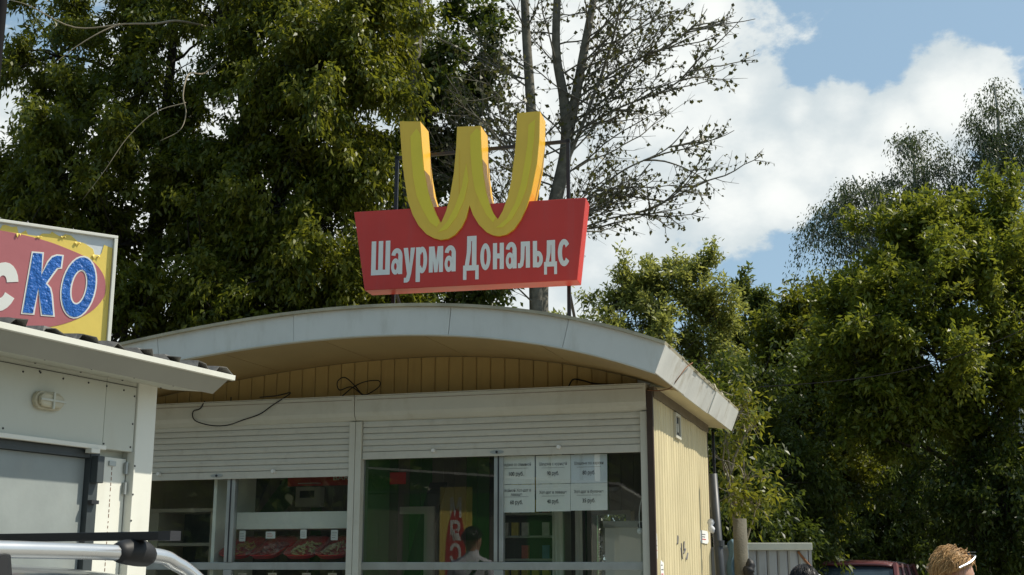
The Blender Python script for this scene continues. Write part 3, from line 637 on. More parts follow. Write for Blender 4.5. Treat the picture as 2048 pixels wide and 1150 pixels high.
GL = {'Ш': rc(0, 24, 26, 172) + rc(37, 61, 26, 172) + rc(74, 98, 26, 172) + rc(0, 98, 0, 26),
      'а': rc(36, 58, 0, 92) + ellring(29, 90, 29, 41, 8, 17, 0, 172) + ellring(22, 39, 22, 41, 7, 17),
      'у': [[(0, 130), (23, 130), (33, 48), (20, -2)], [(37, 130), (60, 130), (41, -2), (20, -2), (33, 48)], [(20, -2), (41, -2), (32, -36), (22, -44), (4, -44), (4, -20), (15, -20)]],
      'р': rc(0, 22, -44, 130) + ellring(32, 65, 26, 67, 7, 40, -140, 140),
      'м': rc(0, 21, 0, 130) + rc(52, 73, 0, 130) + [[(21, 130), (28, 130), (45, 0), (28, 0), (21, 60)], [(45, 130), (52, 130), (52, 60), (45, 0), (30, 0)]],
      'Д': rc(0, 18, -45, 0) + rc(64, 82, -45, 0) + rc(0, 82, 0, 26) + rc(46, 70, 26, 146) + rc(20, 70, 146, 172) + [[(9, 26), (31, 26), (41, 100), (42, 146), (20, 146), (19, 90)]],
      'о': ellring(27.5, 65, 27.5, 67, 8, 40), 'н': rc(0, 22, 0, 130) + rc(36, 58, 0, 130) + rc(22, 36, 53, 78),
      'л': rc(41, 63, 0, 106) + rc(15, 63, 106, 130) + [[(0, 0), (14, 0), (27, 10), (33, 42), (36, 106), (15, 106), (14, 45), (10, 24), (0, 24)]],
      'ь': rc(0, 22, 0, 130) + ellring(26, 39, 26, 41, 7, 16, -130, 130), 'д': rc(0, 15, -38, 0) + rc(52, 67, -38, 0) + rc(0, 67, 0, 24) + rc(38, 58, 24, 106) + rc(15, 58, 106, 130) + [[(8, 24), (26, 24), (35, 70), (36, 106), (15, 106), (14, 60)]],
      'с': ellring(30, 65, 30, 67, 10, 40, 38, 322)}
TXT = [('Ш', 167, 265), ('а', 272, 330), ('у', 335, 395), ('р', 400, 458), ('м', 467, 540), ('а', 548, 605), ('Д', 643, 725), ('о', 733, 788), ('н', 800, 858), ('а', 868, 925), ('л', 932, 995), ('ь', 1010, 1062), ('д', 1068, 1135), ('с', 1140, 1198)]
for ch, a, b in TXT:
    m = MB(); g = GL[ch]; mx = max(p[0] for poly in g for p in poly)
    x0, x1 = (float(np.interp(q, [167, 605, 643, 725, 1198], [-1.509, -.856, -.80, -.682, -.010])) for q in (a, b))
    for k, poly in enumerate(g):
        m.face([(x0 + (x1 - x0) * u / mx, -.0030 - .00012 * (k % 9), 3.669 - Z0 + v_ * .262 / 172) for u, v_ in poly])
    m.build('letter', 'sign_white', sign)
def bar(a, b, w_, nm='frame_bar'):
    a, b = Vector(a), Vector(b); d = (b - a).normalized(); s = d.cross(Vector((0, 1, 0))).normalized() * w_; y = Vector((0, w_, 0)); m = MB()
    q = [s + y, s - y, -s - y, -s + y]; m.idx([a + k for k in q] + [b + k for k in q], [(0, 1, 2, 3), (7, 6, 5, 4)] + [(i, (i + 1) % 4, (i + 1) % 4 + 4, i + 4) for i in range(4)])
    return m.build(nm, 'steel_dark', sign)
yb = .225
bar((-1.405, yb, .10), (-1.395, yb, 4.672 - Z0), .013, 'post'); bar((-.052, yb, .05), (-.046, yb, 4.712 - Z0), .013, 'post')
bar((-1.41, yb - .001, 4.655 - Z0), (-.03, yb - .001, 4.695 - Z0), .012); bar((-1.39, yb + .002, 3.75 - Z0), (-.05, yb + .002, 3.75 - Z0), .012)
bar((-.052, yb, .06), (.01, yb + .30, .02), .010, 'brace'); bar((-.052, yb, .45), (-.052, yb + .6, .05), .010, 'brace'); bar((-1.405, yb, .55), (-1.405, yb + .6, .12), .010, 'brace')
for x in (-1.405, -.048): m = MB(); m.box(x - .06, x + .06, yb - .05, yb + .05, .02 if x > -1 else .18, .05 if x > -1 else .21); m.build('foot_plate', 'steel_dark', sign)

# ------------------------------------------------------------------ meat shop on the left (local: x out of the front, y along it, corner at 0)
LR = R(-23.5); LO = (-1.578, 5.477, 0)
LM = Matrix.Translation(LO) @ Matrix.Rotation(LR, 4, 'Z')
shop = thing('shop_building', LO, LR, 'white panelled shop with overhanging eave and grey metal shutter door', 'shop')
def lbox(nm, mt, x0, x1, y0, y1, z0, z1, par=None, bevel=0.0): m = MB(); m.box(x0, x1, y0, y1, z0, z1); return m.build(nm, mt, par or shop, bevel=bevel)
lbox('end_wall', 'panel_white', -2.7, -.062, -.06, -.014, 0, 2.33)
for i in range(19):
    a = -2.7 + i * .1387; lbox('cladding_board', ['in_green', 'in_grey', 'in_dark', 'in_grey', 'in_green', 'in_green', 'in_grey', 'in_dark'][(i * 3 + i // 4) % 8], a + .002, a + .1367, -.0138, -.002, 0, 2.33)
lbox('wall_core', 'panel_white', -.10, -.06, -5.0, -.061, 0, 2.33)
lbox('back_wall', 'panel_white', -2.7, -2.64, -5.0, -.061, 0, 2.33)
lbox('far_wall', 'panel_white', -2.639, -.101, -5.0, -4.94, 0, 2.33)
lbox('wall_panel', 'panel_white', -.059, -.004, -.315, -.128, 2.03, 2.33, bevel=.002)
lbox('wall_panel', 'panel_white', -.059, -.004, -2.2, -.317, 2.03, 2.33, bevel=.002)
lbox('wall_panel', 'panel_white', -.059, -.004, -5.0, -2.202, 0, 2.33, bevel=.002)
lbox('corner_post', 'panel_bright', -.061, .004, -.124, 0.0, 0, 2.34, bevel=.004)
lbox('post_lip', 'panel_bright', -.03, .012, -.132, -.1245, 0, 2.03, bevel=.002)
# opening: lintel strip, dark frame, grey metal door, narrow white leaf
lbox('lintel', 'panel_bright', -.004, .022, -2.2, -.32, 2.022, 2.040, bevel=.002)
lbox('lintel_block', 'panel_bright', -.003, .030, -.415, -.365, 2.004, 2.0215)
door = lbox('metal_door', 'metal_grey', -.056, -.040, -1.9, -.372, 0.03, 1.985)
lbox('door_frame', 'metal_bluedark', -.058, -.012, -.370, -.318, 0.02, 2.020, door); lbox('door_frame', 'metal_bluedark', -.058, -.014, -1.9, -.371, 1.987, 2.020, door)
lbox('latch_box', 'metal_bluedark', -.012, .024, -.366, -.326, 1.885, 1.995, door, .003)
lbox('latch_bolt', 'steel_dark', -.010, .012, -.372, -.33, 1.80, 1.815, door)
leaf = lbox('narrow_door', 'panel_bright', -.056, -.030, -.314, -.134, 0.03, 2.000, bevel=.002)
m = MB(); random.seed(5)
for k in range(24): z = 1.97 - k * .022; m.box(-.0298, -.0285, -.222, -.219, z, z + random.uniform(.006, .016))
m.build('rust_seam', 'rust', leaf)
for z in (1.90, 1.985):
    m = MB(); m.lathe([(.009, 0), (.009, .05)], 8, 'z', (-.018, -.146, z - .05)); m.build('hinge', 'alu', leaf)
lbox('hinge_plate', 'alu', -.029, -.022, -.245, -.205, 1.965, 1.985, leaf)
# eave: soffit, leaning fascia, bright lip
YE = .13
m = MB(); m.prism([(-.02, 2.331), (.200, 2.309), (.200, 2.317), (-.02, 2.345)], -5.0, YE - .02, axis='y'); m.build('soffit', 'panel_white', shop)
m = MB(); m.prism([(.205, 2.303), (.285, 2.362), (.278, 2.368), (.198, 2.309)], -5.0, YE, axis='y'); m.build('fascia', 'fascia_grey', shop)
m = MB(); m.prism([(.2865, 2.360), (.300, 2.362), (.302, 2.384), (.262, 2.386), (.262, 2.378), (.2865, 2.377)], -5.0, YE + .03, axis='y'); m.build('fascia_lip', 'panel_bright', shop, bevel=.001)
m = MB(); m.prism([(-.02, 2.345), (.195, 2.318), (.26, 2.36), (.26, 2.376), (-.02, 2.376)], YE - .018, YE - .006, axis='y'); m.build('eave_end', 'panel_white', shop)
# profiled roof sheets with ragged weathered ends
random.seed(8)
pitch = .172
for s in range(6):
    y0 = -5.0 + s * pitch * 5; m = MB(); vs = []
    prof = []
    for k in range(5):
        a = y0 + k * pitch; prof += [(a, 0), (a + .075, 0), (a + .100, .028), (a + .140, .026)]
    prof.append((y0 + 5 * pitch, 0))
    xsn = [.292, .24, .1, -.6, -1.4, -2.75]
    for i, x in enumerate(xsn):
        for (y, h) in prof:
            xx = x + (random.uniform(-.05, .012) if i == 0 else 0); zz = 2.389 + h + (.30 - x) * .075
            if i == 0: zz -= random.uniform(-.006, .010)
            vs.append((xx, y, zz))
    k = len(prof); m.idx(vs, [(i * k + j, i * k + j + 1, (i + 1) * k + j + 1, (i + 1) * k + j) for i in range(len(xsn) - 1) for j in range(k - 1)])
    o = m.build('roof_sheet', 'roof_dark', shop); o.modifiers.new('t', 'SOLIDIFY').thickness = .003
lbox('roof_deck', 'roof_dark', -2.75, .20, -5.0, .0, 2.347, 2.372)
# screws
sc = MB().lathe([(.0042, 0), (.0042, .002), (.0015, .0035)], 8, 'x').mesh('screw', 'steel_dark')
random.seed(3)
for i in range(9): link('screw', sc, shop, (-.004, -1.02 + i * .115 + random.uniform(-.02, .02), 2.292 + random.uniform(-.006, .006)))
for y, z in ((-.14, 2.15), (-.145, 2.05), (-.14, 2.27), (-.31, 2.05), (-.86, 2.06), (-.70, 2.30)): link('screw', sc, shop, (-.004, y, z))
for z in (1.97, 1.85, 1.74, 1.60): link('screw', sc, shop, (.0125, -.128, z))
for i in range(9):
    o = link('screw', sc, shop, (.02 + (i % 2) * .17, -1.0 + i * .125, 2.3265 - (.02 + (i % 2) * .17) * .098)); o.rotation_euler = (0, R(90), 0)
m = MB(); m.box(-.0035, .0, -1.6, -.13, 2.3085, 2.3105); m.build('panel_joint', 'steel_dark', shop)

# wall lamp
t = thing('wall_lamp', LM @ Vector((-.004, -.655, 2.150)), LR, 'oval bulkhead lamp on the white shop wall', 'lamp')
def stadium(hl, r, n=8): return [(hl + r * math.cos(a), .037 + r * math.sin(a)) for a in np.linspace(-math.pi / 2, math.pi / 2, n)] + [(-hl + r * math.cos(a), .037 + r * math.sin(a)) for a in np.linspace(math.pi / 2, 1.5 * math.pi, n)]
m = MB(); m.prism(stadium(.040, .036), 0, .022, axis='x'); m.build('housing', 'lens_cream', t, bevel=.004)
m = MB(); m.prism(stadium(.038, .028), .0225, .040, axis='x'); m.build('lens', 'lens_cream', t, bevel=.008)
for a in ((-.004, .004, .004, .070), ): m = MB(); m.box(.0405, .047, *a); m.build('guard_bar', 'panel_white', t)
m = MB(); m.box(.0412, .046, -.068, .068, .033, .041); m.build('guard_bar', 'panel_white', t)

# ------------------------------------------------------------------ shop sign on the roof (faces the street at an angle)
QR = R(34.0); QZ = 2.40
sg = thing('roof_sign', (-1.728, 5.1825, QZ), QR, 'peeling yellow roof sign with faded pink oval and blue letters', 'sign')
def qp(pts): return [(a, b - QZ) for a, b in pts]
m = MB(); m.box(-2.1, .006, .004, .05, .0, 2.932 - QZ); m.build('backing_board', 'backing_white', sg)
m = MB(); m.box(-2.1, .022, -.012, .055, 2.9325 - QZ, 2.946 - QZ); m.build('frame_edge', 'panel_bright', sg, bevel=.002)
m = MB(); m.box(.007, .022, -.012, .055, 0, 2.932 - QZ); m.build('frame_edge', 'panel_bright', sg, bevel=.002)
torn = [(-2.1, 2.925), (-1.9, 2.90), (-1.6, 2.925), (-1.2, 2.91), (-.9, 2.925), (-.60, 2.918), (-.48, 2.900), (-.462, 2.892), (-.450, 2.922), (-0.439, 2.927), (-.41, 2.921), (-0.393, 2.927), (-0.382, 2.895), (-0.356, 2.916), (-0.346, 2.898), (-0.323, 2.898), (-0.302, 2.899), (-.29, 2.912), (-0.258, 2.916), (-0.251, 2.926), (-.23, 2.915), (-0.212, 2.909), (-0.197, 2.923), (-0.173, 2.921), (-0.147, 2.902), (-0.141, 2.894), (-.125, 2.897), (-0.108, 2.892), (-0.077, 2.875), (-.07, 2.855), (-0.063, 2.842), (-.05, 2.848), (-0.04, 2.863), (-0.032, 2.901), (-.018, 2.896), (0.005, 2.892)]
m = MB(); m.prism(qp(torn + [(.006, 2.401), (-2.1, 2.401)]), .0015, .0035); m.build('yellow_vinyl', 'vinyl_yellow', sg)
random.seed(6)
for (x, z, w_, h, a) in ((-.062, 2.852, .030, .022, .5), (-.143, 2.897, .022, .016, .3), (-.384, 2.898, .016, .02, .3), (-.205, 2.914, .02, .012, .3), (-.30, 2.899, .018, .010, .2)):
    m = MB(); m.grid(lambda u, v: (x - w_ / 2 + w_ * u, -.004 * math.sin(v * 2.2) - .001, z - QZ - h * v * (.6 + .4 * math.sin(u * 7))), 6, 5); m.build('torn_curl', 'vinyl_yellow', sg)
ell = [(-2.1, 2.80), (-1.6, 2.86), (-1.1, 2.895), (-.75, 2.903), (-0.457, 2.900), (-0.301, 2.887), (-0.193, 2.864), (-0.082, 2.826), (-0.028, 2.772), (-0.013, 2.717), (-0.02, 2.665), (-0.07, 2.600), (-0.168, 2.541), (-0.271, 2.511), (-0.40, 2.492), (-.75, 2.47), (-1.2, 2.475), (-1.7, 2.52), (-2.1, 2.60)]
m = MB(); m.prism([(p[0], p[1]) for p in qp([(v.x, v.y) for v in smooth_path([(a, b, 0) for a, b in ell], 4)])], .0002, .0012); m.build('pink_oval', 'vinyl_pink', sg)
KP = [(-0.326, 2.829), (-0.277, 2.832), (-0.278, 2.745), (-.262, 2.795), (-0.246, 2.820), (-.225, 2.831), (-0.196, 2.832), (-0.199, 2.772), (-0.215, 2.768), (-0.231, 2.740), (-0.252, 2.701), (-.236, 2.685), (-0.227, 2.656), (-0.212, 2.564), (-0.268, 2.562), (-0.287, 2.666), (-0.294, 2.563), (-0.347, 2.561)]
def shrink(poly, d):
    n = len(poly); out = []; A = sum(poly[i][0] * poly[(i + 1) % n][1] - poly[(i + 1) % n][0] * poly[i][1] for i in range(n)); sgn = 1 if A > 0 else -1
    for i in range(n):
        p0, p1, p2 = Vector(poly[i - 1]), Vector(poly[i]), Vector(poly[(i + 1) % n]); e1 = (p1 - p0).normalized(); e2 = (p2 - p1).normalized()
        n1 = Vector((-e1.y, e1.x)) * sgn; n2 = Vector((-e2.y, e2.x)) * sgn; b = (n1 + n2); b = b.normalized() if b.length > 1e-6 else n1
        out.append(tuple(p1 + b * d / max(.5, b.dot(n1))))
    return out
def onsign(nm, poly, y0, y1, mt, par): m = MB(); m.prism(qp(poly), y0, y1); return m.build(nm, mt, par)
kl = onsign('letter', KP, -.0016, -.0004, 'vinyl_white', sg); onsign('blue_face', shrink(KP, .0065), -.0030, -.0018, 'vinyl_blue', kl)
def oval(cx, cz, a, b, sl, n=28): return [(cx + a * math.cos(t) + sl * b * math.sin(t), cz + b * math.sin(t)) for t in np.linspace(0, 2 * math.pi, n + 1)[:-1]]
def ring(outer, inner, y0, y1):
    m = MB(); n = len(outer); vs = [(a, y0, b - QZ) for a, b in outer] + [(a, y0, b - QZ) for a, b in inner] + [(a, y1, b - QZ) for a, b in outer] + [(a, y1, b - QZ) for a, b in inner]; fs = []
    for i in range(n):
        j = (i + 1) % n; fs += [(i, j, n + j, n + i), (2 * n + i, 3 * n + i, 3 * n + j, 2 * n + j), (i, 2 * n + i, 2 * n + j, j), (n + i, n + j, 3 * n + j, 3 * n + i)]
    m.idx(vs, fs); return m
oc = (-.1245, 2.7025)
ol = ring(oval(*oc, .0735, .1375, .09), oval(*oc, .0275, .0700, .10), -.0016, -.0004).build('letter', 'vinyl_white', sg)
ring(oval(*oc, .0670, .1305, .09), oval(*oc, .0340, .0765, .10), -.0030, -.0018).build('blue_face', 'vinyl_blue', ol)
cc = (-.432, 2.665); outer = [(cc[0] + .064 * math.cos(t) + .01 * math.sin(t), cc[1] + .104 * math.sin(t)) for t in np.linspace(.28, 2 * math.pi - .42, 22)]; inner = [(cc[0] + .020 * math.cos(t) + .004 * math.sin(t), cc[1] + .048 * math.sin(t)) for t in np.linspace(.45, 2 * math.pi - .45, 22)]
onsign('letter', outer + inner[::-1], -.0016, -.0004, 'vinyl_white', sg)
lettering('letter', 'Я', -.66, -.51, 2.562 - QZ, 2.80 - QZ, -.001, 'vinyl_white', sg, bold=.04); lettering('letter', 'М', -.90, -.68, 2.562 - QZ, 2.83 - QZ, -.001, 'vinyl_white', sg, bold=.04)
for (x, z0_, z1_, b) in ((-.006, 2.62, 2.84, .006), (-.012, 2.66, 2.80, .004)):
    m = MB(); m.tube(smooth_path([(x + .004, .001, z1_ - QZ), (x + .002 + b, .0005, (z0_ + z1_) / 2 - QZ), (x - .002, .001, z0_ - QZ)], 5), .0022, 5); m.build('vinyl_crease', 'vinyl_yellow', sg)
for x in (-.3, -1.2, -2.0):
    m = MB(); m.box(x - .015, x + .015, .056, .085, .0, .50); m.build('stay', 'steel_dark', sg)

# tall banner on the shop's end wall (seen mirrored in the kiosk window)
t = thing('wall_banner', LM @ Vector((-1.545, .0, .95)), LR, 'tall yellow banner with red oval on the shop end wall', 'banner')
m = MB(); m.box(-.18, .18, .0, .012, 0, 1.45); m.build('board', 'vinyl_yellow', t)
m = MB(); m.prism([(.115 * math.cos(a), .62 + .60 * math.sin(a)) for a in np.linspace(0, 2 * math.pi, 33)[:-1]], .0125, .0145); m.build('red_oval', 'banner_red', t)
for i, ch in enumerate('МЯСКО'): lettering('letter', ch, -.062, .062, 1.12 - i * .245, 1.34 - i * .245, .0155, 'sign_white', t, bold=.03, flip=True)

# ------------------------------------------------------------------ people
def person(name, loc, az, height, label, hair, shirt, long_hair=False, strap=False, glasses=False, band=False):
    """standing figure; az = direction faced, clockwise from +Y"""
    root = thing(name, (loc[0], loc[1], 0.004), R(-az), label, 'person')
    s = height / 1.75
    J = {}; V = []; E_ = []; Rd = []
    def v(n, p, r, par=None):
        J[n] = len(V); V.append(tuple(c * s for c in p)); Rd.append(r if isinstance(r, tuple) else (r, r))
        if par is not None: E_.append((J[par], J[n]))
    v('pelvis', (0, 0, .93), (.150, .115)); v('waist', (0, .0, 1.08), (.135, .105), 'pelvis'); v('chest', (0, -.005, 1.27), (.155, .115), 'waist'); v('upper', (0, -.01, 1.40), (.125, .09), 'chest'); v('neck', (0, .0, 1.485), .055, 'upper')
    v('jaw', (0, .02, 1.545), (.062, .070), 'neck'); v('head', (0, .012, 1.63), (.077, .092), 'jaw'); v('crown', (0, .004, 1.695), (.064, .078), 'head')
    v('nose', (0, .115, 1.605), .012, 'head')
    for sd, q in ((-1, 'l'), (1, 'r')):
        v(q + 'ear', (sd * .083, .0, 1.61), .013, 'head')
        v(q + 'sh', (sd * .165, -.01, 1.395), .062, 'upper'); v(q + 'el', (sd * .235, -.03, 1.12), .043, q + 'sh'); v(q + 'wr', (sd * .245, .06, .88), .028, q + 'el'); v(q + 'palm', (sd * .24, .085, .80), (.020, .036), q + 'wr')
        for i, (dy, ln) in enumerate(((.030, .070), (.010, .082), (-.010, .076), (-.028, .060))):
            v(q + 'f%da' % i, (sd * .238, .092 + dy, .765), .0095, q + 'palm'); v(q + 'f%db' % i, (sd * .230, .100 + dy, .765 - ln * .55), .0088, q + 'f%da' % i); v(q + 'f%dc' % i, (sd * .215, .104 + dy, .765 - ln), .0078, q + 'f%db' % i)
        v(q + 'ta', (sd * .225, .125, .815), .0105, q + 'palm'); v(q + 'tb', (sd * .212, .142, .775), .009, q + 'ta')
        v(q + 'hip', (sd * .095, 0, .88), .095, 'pelvis'); v(q + 'kn', (sd * .105, .015, .48), .058, q + 'hip'); v(q + 'calf', (sd * .107, -.015, .34), .052, q + 'kn'); v(q + 'an', (sd * .11, -.01, .09), .038, q + 'calf'); v(q + 'toe', (sd * .125, .15, .035), (.042, .030), q + 'an')
    me = bpy.data.meshes.new('body'); me.from_pydata(V, E_, []); ob = bpy.data.objects.new('body', me); COL.objects.link(ob)
    ob.modifiers.new('skin', 'SKIN'); sk = me.skin_vertices[0].data if me.skin_vertices else None
    if sk is None:
        bm = bmesh.new(); bm.from_mesh(me); bm.verts.layers.skin.verify(); bm.to_mesh(me); bm.free(); sk = me.skin_vertices[0].data
    for i, r in enumerate(Rd): sk[i].radius = (r[0] * s, r[1] * s); sk[i].use_root = (i == 0)
    sb_ = ob.modifiers.new('sub', 'SUBSURF'); sb_.levels = 2; sb_.render_levels = 2
    dg = bpy.context.evaluated_depsgraph_get(); dg.update(); bme = bpy.data.meshes.new_from_object(ob.evaluated_get(dg)); bpy.data.objects.remove(ob)
    bme.materials.clear()
    for mt in ('skin', shirt, 'trousers', 'tyre'): bme.materials.append(MATS[mt])
    for p in bme.polygons:
        c = p.center / s; k = 0
        if c.z < .075: k = 3
        elif c.z < .96 and abs(c.x) < .205 and not (abs(c.x) > .19 and c.z > .7): k = 2
        elif c.z < (1.53 if strap else 1.46) and (abs(c.x) < .20 or c.z > 1.17): k = 1
        p.material_index = k; p.use_smooth = True
    body = link('body', bme, root)
    # hair: cap of strands over the skull
    m = MB(); random.seed(len(label)); hz = 1.638
    def cap(u, v):
        th = u * 2 * math.pi; ph = v * (1.75 if True else 1); back = .5 - .5 * math.sin(th)         # sin(th)=+1 is the face side
        ph *= .62 + .38 * back; rr = 1.12 + .03 * math.sin(th * 17) + .03 * math.sin(th * 9 + ph * 6)
        return ((.083 * math.sin(ph) * math.cos(th) * rr) * s, (.002 + .100 * math.sin(ph) * math.sin(th) * rr) * s, (hz + .092 * math.cos(ph) * rr) * s)
    m.grid(cap, 48, 14); h = m.build('hair', hair, root, smooth=True)
    m = MB()
    for k in range(900 if long_hair else 420):
        th = random.uniform(0, 2 * math.pi); ph = random.uniform(.02, 1.5) * (.6 + .4 * (.5 - .5 * math.sin(th)))
        n = Vector((math.sin(ph) * math.cos(th), math.sin(ph) * math.sin(th), math.cos(ph))); L_ = random.uniform(.04, .09); pts = []
        d = Vector((n.x * .8 + random.gauss(0, .35), -1.0 + random.gauss(0, .3), -.5 + random.gauss(0, .3))); d = (d - n * d.dot(n)).normalized(); lift = random.uniform(.0, .004) + (random.random() ** 6) * (.03 if long_hair else .008)
        for j in range(4):
            q = (n + d * (L_ / .10) * (j / 3)).normalized(); rr = 1.125 + lift / .1 * math.sin(j / 3 * 2.2)
            pts.append(Vector((q.x * .083 * rr, .002 + q.y * .100 * rr, hz + q.z * .092 * rr)) * s)
        m.tube(pts, [.0022 * s, .0022 * s, .0018 * s, .0008 * s], 3, False)
    if long_hair:
        for k in range(60):
            a = random.uniform(-1.9, -1.2); r = random.uniform(.0, .05); m.tube(smooth_path([(.06 * math.cos(a) * s, (-.09 - r * .3) * s, 1.62 * s), (random.gauss(0, .045) * s, (-.125 - r * .3) * s, 1.52 * s), (random.gauss(0, .05) * s, (-.12 - r) * s, 1.40 * s)], 3), [.006 * s] * 6 + [.002 * s], 4, False)
    tag(m.build('hair_strands', hair, h, smooth=True), kind='stuff')
    for sd in (-1, 1):
        m = MB(); m.lathe([(.002, 0), (.011, .003), (.009, .006)], 8, 'y', (sd * .032 * s, .092 * s, 1.622 * s)); m.build('eye', 'vinyl_white', body)
    m = MB(); m.tube(smooth_path([(-.025 * s, .092 * s, 1.560 * s), (0, .100 * s, 1.558 * s), (.025 * s, .092 * s, 1.560 * s)], 4), .006 * s, 6); m.build('mouth', 'skin', body)
    if strap:
        m = MB(); m.tube(smooth_path([(-.13 * s, -.10 * s, 1.44 * s), (-.06 * s, -.150 * s, 1.33 * s), (.05 * s, -.150 * s, 1.18 * s), (.15 * s, -.10 * s, 1.02 * s)], 6), .014 * s, 6); m.build('strap', 'black_rubber', root)
    if glasses:
        for sd in (-1, 1): m = MB(); m.lathe([(.004, 0), (.030, .002), (.031, .006), (.004, .008)], 14, 'z', (sd * .036 * s, .078 * s, 1.722 * s)); g = m.build('sunglass_lens', 'car_glass', root)
        m = MB(); m.tube(smooth_path([(-.103 * s, -.07 * s, 1.652 * s), (-.104 * s, .0, 1.676 * s), (-.080 * s, .07 * s, 1.705 * s), (-.03 * s, .098 * s, 1.712 * s), (.03 * s, .098 * s, 1.712 * s), (.080 * s, .07 * s, 1.705 * s), (.104 * s, .0, 1.676 * s), (.103 * s, -.07 * s, 1.652 * s)], 5), .005 * s, 6); m.build('sunglass_frame', 'rail_silver', root)
    if band:
        m = MB(); m.tube(smooth_path([(.104 * s * math.cos(a), (-.005 + .12 * math.sin(a)) * s, (1.655 + .03 * math.sin(a)) * s) for a in np.linspace(-.9, .6, 7)], 3), .011 * s, 6); m.build('hair_band', 'shirt_white', root)
    return root
person('person', (2.012, 5.8), 62, 1.632, 'blond woman with sunglasses pushed up on her hair', 'hair_blond', 'shirt_teal', long_hair=True, glasses=True)
person('person', (1.652, 7.2), 15, 1.565, 'person with short dark hair and a pale hair band', 'hair_dark', 'shirt_dark', band=True)
person('person', (-2.317, 6.713), 195, 1.95, 'dark haired man in white shirt with a shoulder strap', 'hair_dark', 'shirt_white', strap=True)

# ------------------------------------------------------------------ cars
def car(label, loc, az, paint, Hh, Ln, Wd, hatch=True):
    """local y forward, x right, rear bumper at y=0"""
    root = thing('car', (loc[0], loc[1], .004), R(-az), label, 'car')
    hw = Wd / 2; belt = Hh * .60
    st = [(0.0, .86, .42, belt * .86), (.06, .97, .30, belt * .97), (.35, 1.0, .22, belt * 1.0), (Ln * .30, 1.0, .2, belt), (Ln * .60, 1.0, .2, belt * .985), (Ln * .72, .99, .2, belt * .96), (Ln * .90, .96, .22, belt * .88), (Ln * .975, .90, .28, belt * .78), (Ln, .80, .40, belt * .66)]
    m = MB(); vs = []; k = 10
    for y, w_, zb, zt in st:
        W_ = hw * w_; zm = zb + (zt - zb) * .55
        half = [(W_ * .92, zb), (W_, zb + .10), (W_ * 1.01, zm), (W_ * .97, zt - .03), (W_ * .80, zt + .012)]
        vs += [(x, y, z) for x, z in half] + [(-x, y, z) for x, z in half[::-1]]
    fs = [(i * k + j, i * k + (j + 1) % k, (i + 1) * k + (j + 1) % k, (i + 1) * k + j) for i in range(len(st) - 1) for j in range(k)] + [tuple(range(k - 1, -1, -1)), tuple(range((len(st) - 1) * k, len(st) * k))]
    m.idx(vs, fs); body = m.build('body', paint, root, smooth=True); sb_ = body.modifiers.new('s', 'SUBSURF'); sb_.levels = 1; sb_.render_levels = 1
    yr0, yr1, yf1, yf0 = (.10, .42, Ln * .50, Ln * .69) if hatch else (.55, 1.0, Ln * .52, Ln * .70)
    zb, zr = belt - .02, Hh - .06; wb, wr = hw * .93, hw * .76
    B = [(wb, yr0, zb), (wb, yf0, zb), (-wb, yf0, zb), (-wb, yr0, zb)]; T = [(wr, yr1, zr), (wr, yf1, zr), (-wr, yf1, zr), (-wr, yr1, zr)]
    m = MB(); m.idx(B + T, [(0, 1, 5, 4), (1, 2, 6, 5), (2, 3, 7, 6), (3, 0, 4, 7)])
    gl = m.build('windows', 'car_glass', root)
    m = MB()
    def rf(u, v):
        y = yr1 - .05 + (yf1 - yr1 + .10) * v; a = 2 * u - 1; e = 1 - abs(a) ** 4; f = 1 - abs(2 * v - 1) ** 5
        return (a * (wr + .02) * (.94 + .06 * f), y, zr - .02 + .075 * e ** .6 * (.35 + .65 * f) + .01)
    m.grid(rf, 16, 16); rfo = m.build('roof', paint, root, smooth=True); rfo.modifiers.new('t', 'SOLIDIFY').thickness = .02
    def pil(a, b, r): m = MB(); m.tube([a, b], r, 6); return m.build('pillar', paint, root)
    for s in (1, -1):
        for i, j in ((0, 0), (1, 1)): pil((B[i][0] * s, B[i][1], B[i][2]), (T[j][0] * s, T[j][1], T[j][2] + .01), .035)
        for f in (.36, .68):
            y0 = yr0 + (yf0 - yr0) * f; y1 = yr1 + (yf1 - yr1) * f; pil((wb * s, y0, zb), (wr * s, y1, zr + .01), .028)
        m = MB(); m.box(*sorted((s * hw * .985, s * hw * 1.16)), Ln * .60, Ln * .66, belt - .02, belt + .10); m.build('wing_mirror', paint, root, bevel=.02)
        m = MB(); m.box(*sorted((s * hw * .62, s * hw * .96)), -.012, .05, belt * .70, belt * .90); m.build('tail_light', 'lamp_red', root, bevel=.012)
        m = MB(); m.box(*sorted((s * hw * .48, s * hw * .82)), Ln - .09, Ln + .008, belt * .52, belt * .66); m.build('headlight', 'white_plastic', root, bevel=.012)
        for yw in (.72, Ln - .80):
            cx_ = s * (hw - .09)
            m = MB(); m.lathe([(.20, -.09), (.29, -.095), (.315, -.06), (.315, .06), (.29, .095), (.20, .09)], 24, 'x', (cx_, yw, .315)); wh = m.build('wheel', 'tyre', root, smooth=True)
            m = MB(); m.lathe([(.03, .075), (.06, .085), (.19, .07), (.205, .08), (.205, -.08)], 20, 'x', (cx_ if s > 0 else cx_, yw, .315)); m.build('rim', 'rim', wh)
            for a in range(2): pass
    m = MB(); m.box(-.26, .26, -.02, -.004, belt * .60, belt * .60 + .11); m.build('number_plate', 'paper', root)
    m = MB(); m.box(-hw * .9, hw * .9, -.06, .06, .36, .52); m.build('bumper', 'tyre' if Hh > 1.58 else paint, root, bevel=.03)
    m = MB(); m.box(-hw * .86, hw * .86, Ln - .06, Ln + .05, .34, .50); m.build('bumper', 'tyre' if Hh > 1.58 else paint, root, bevel=.03)
    return root, zr
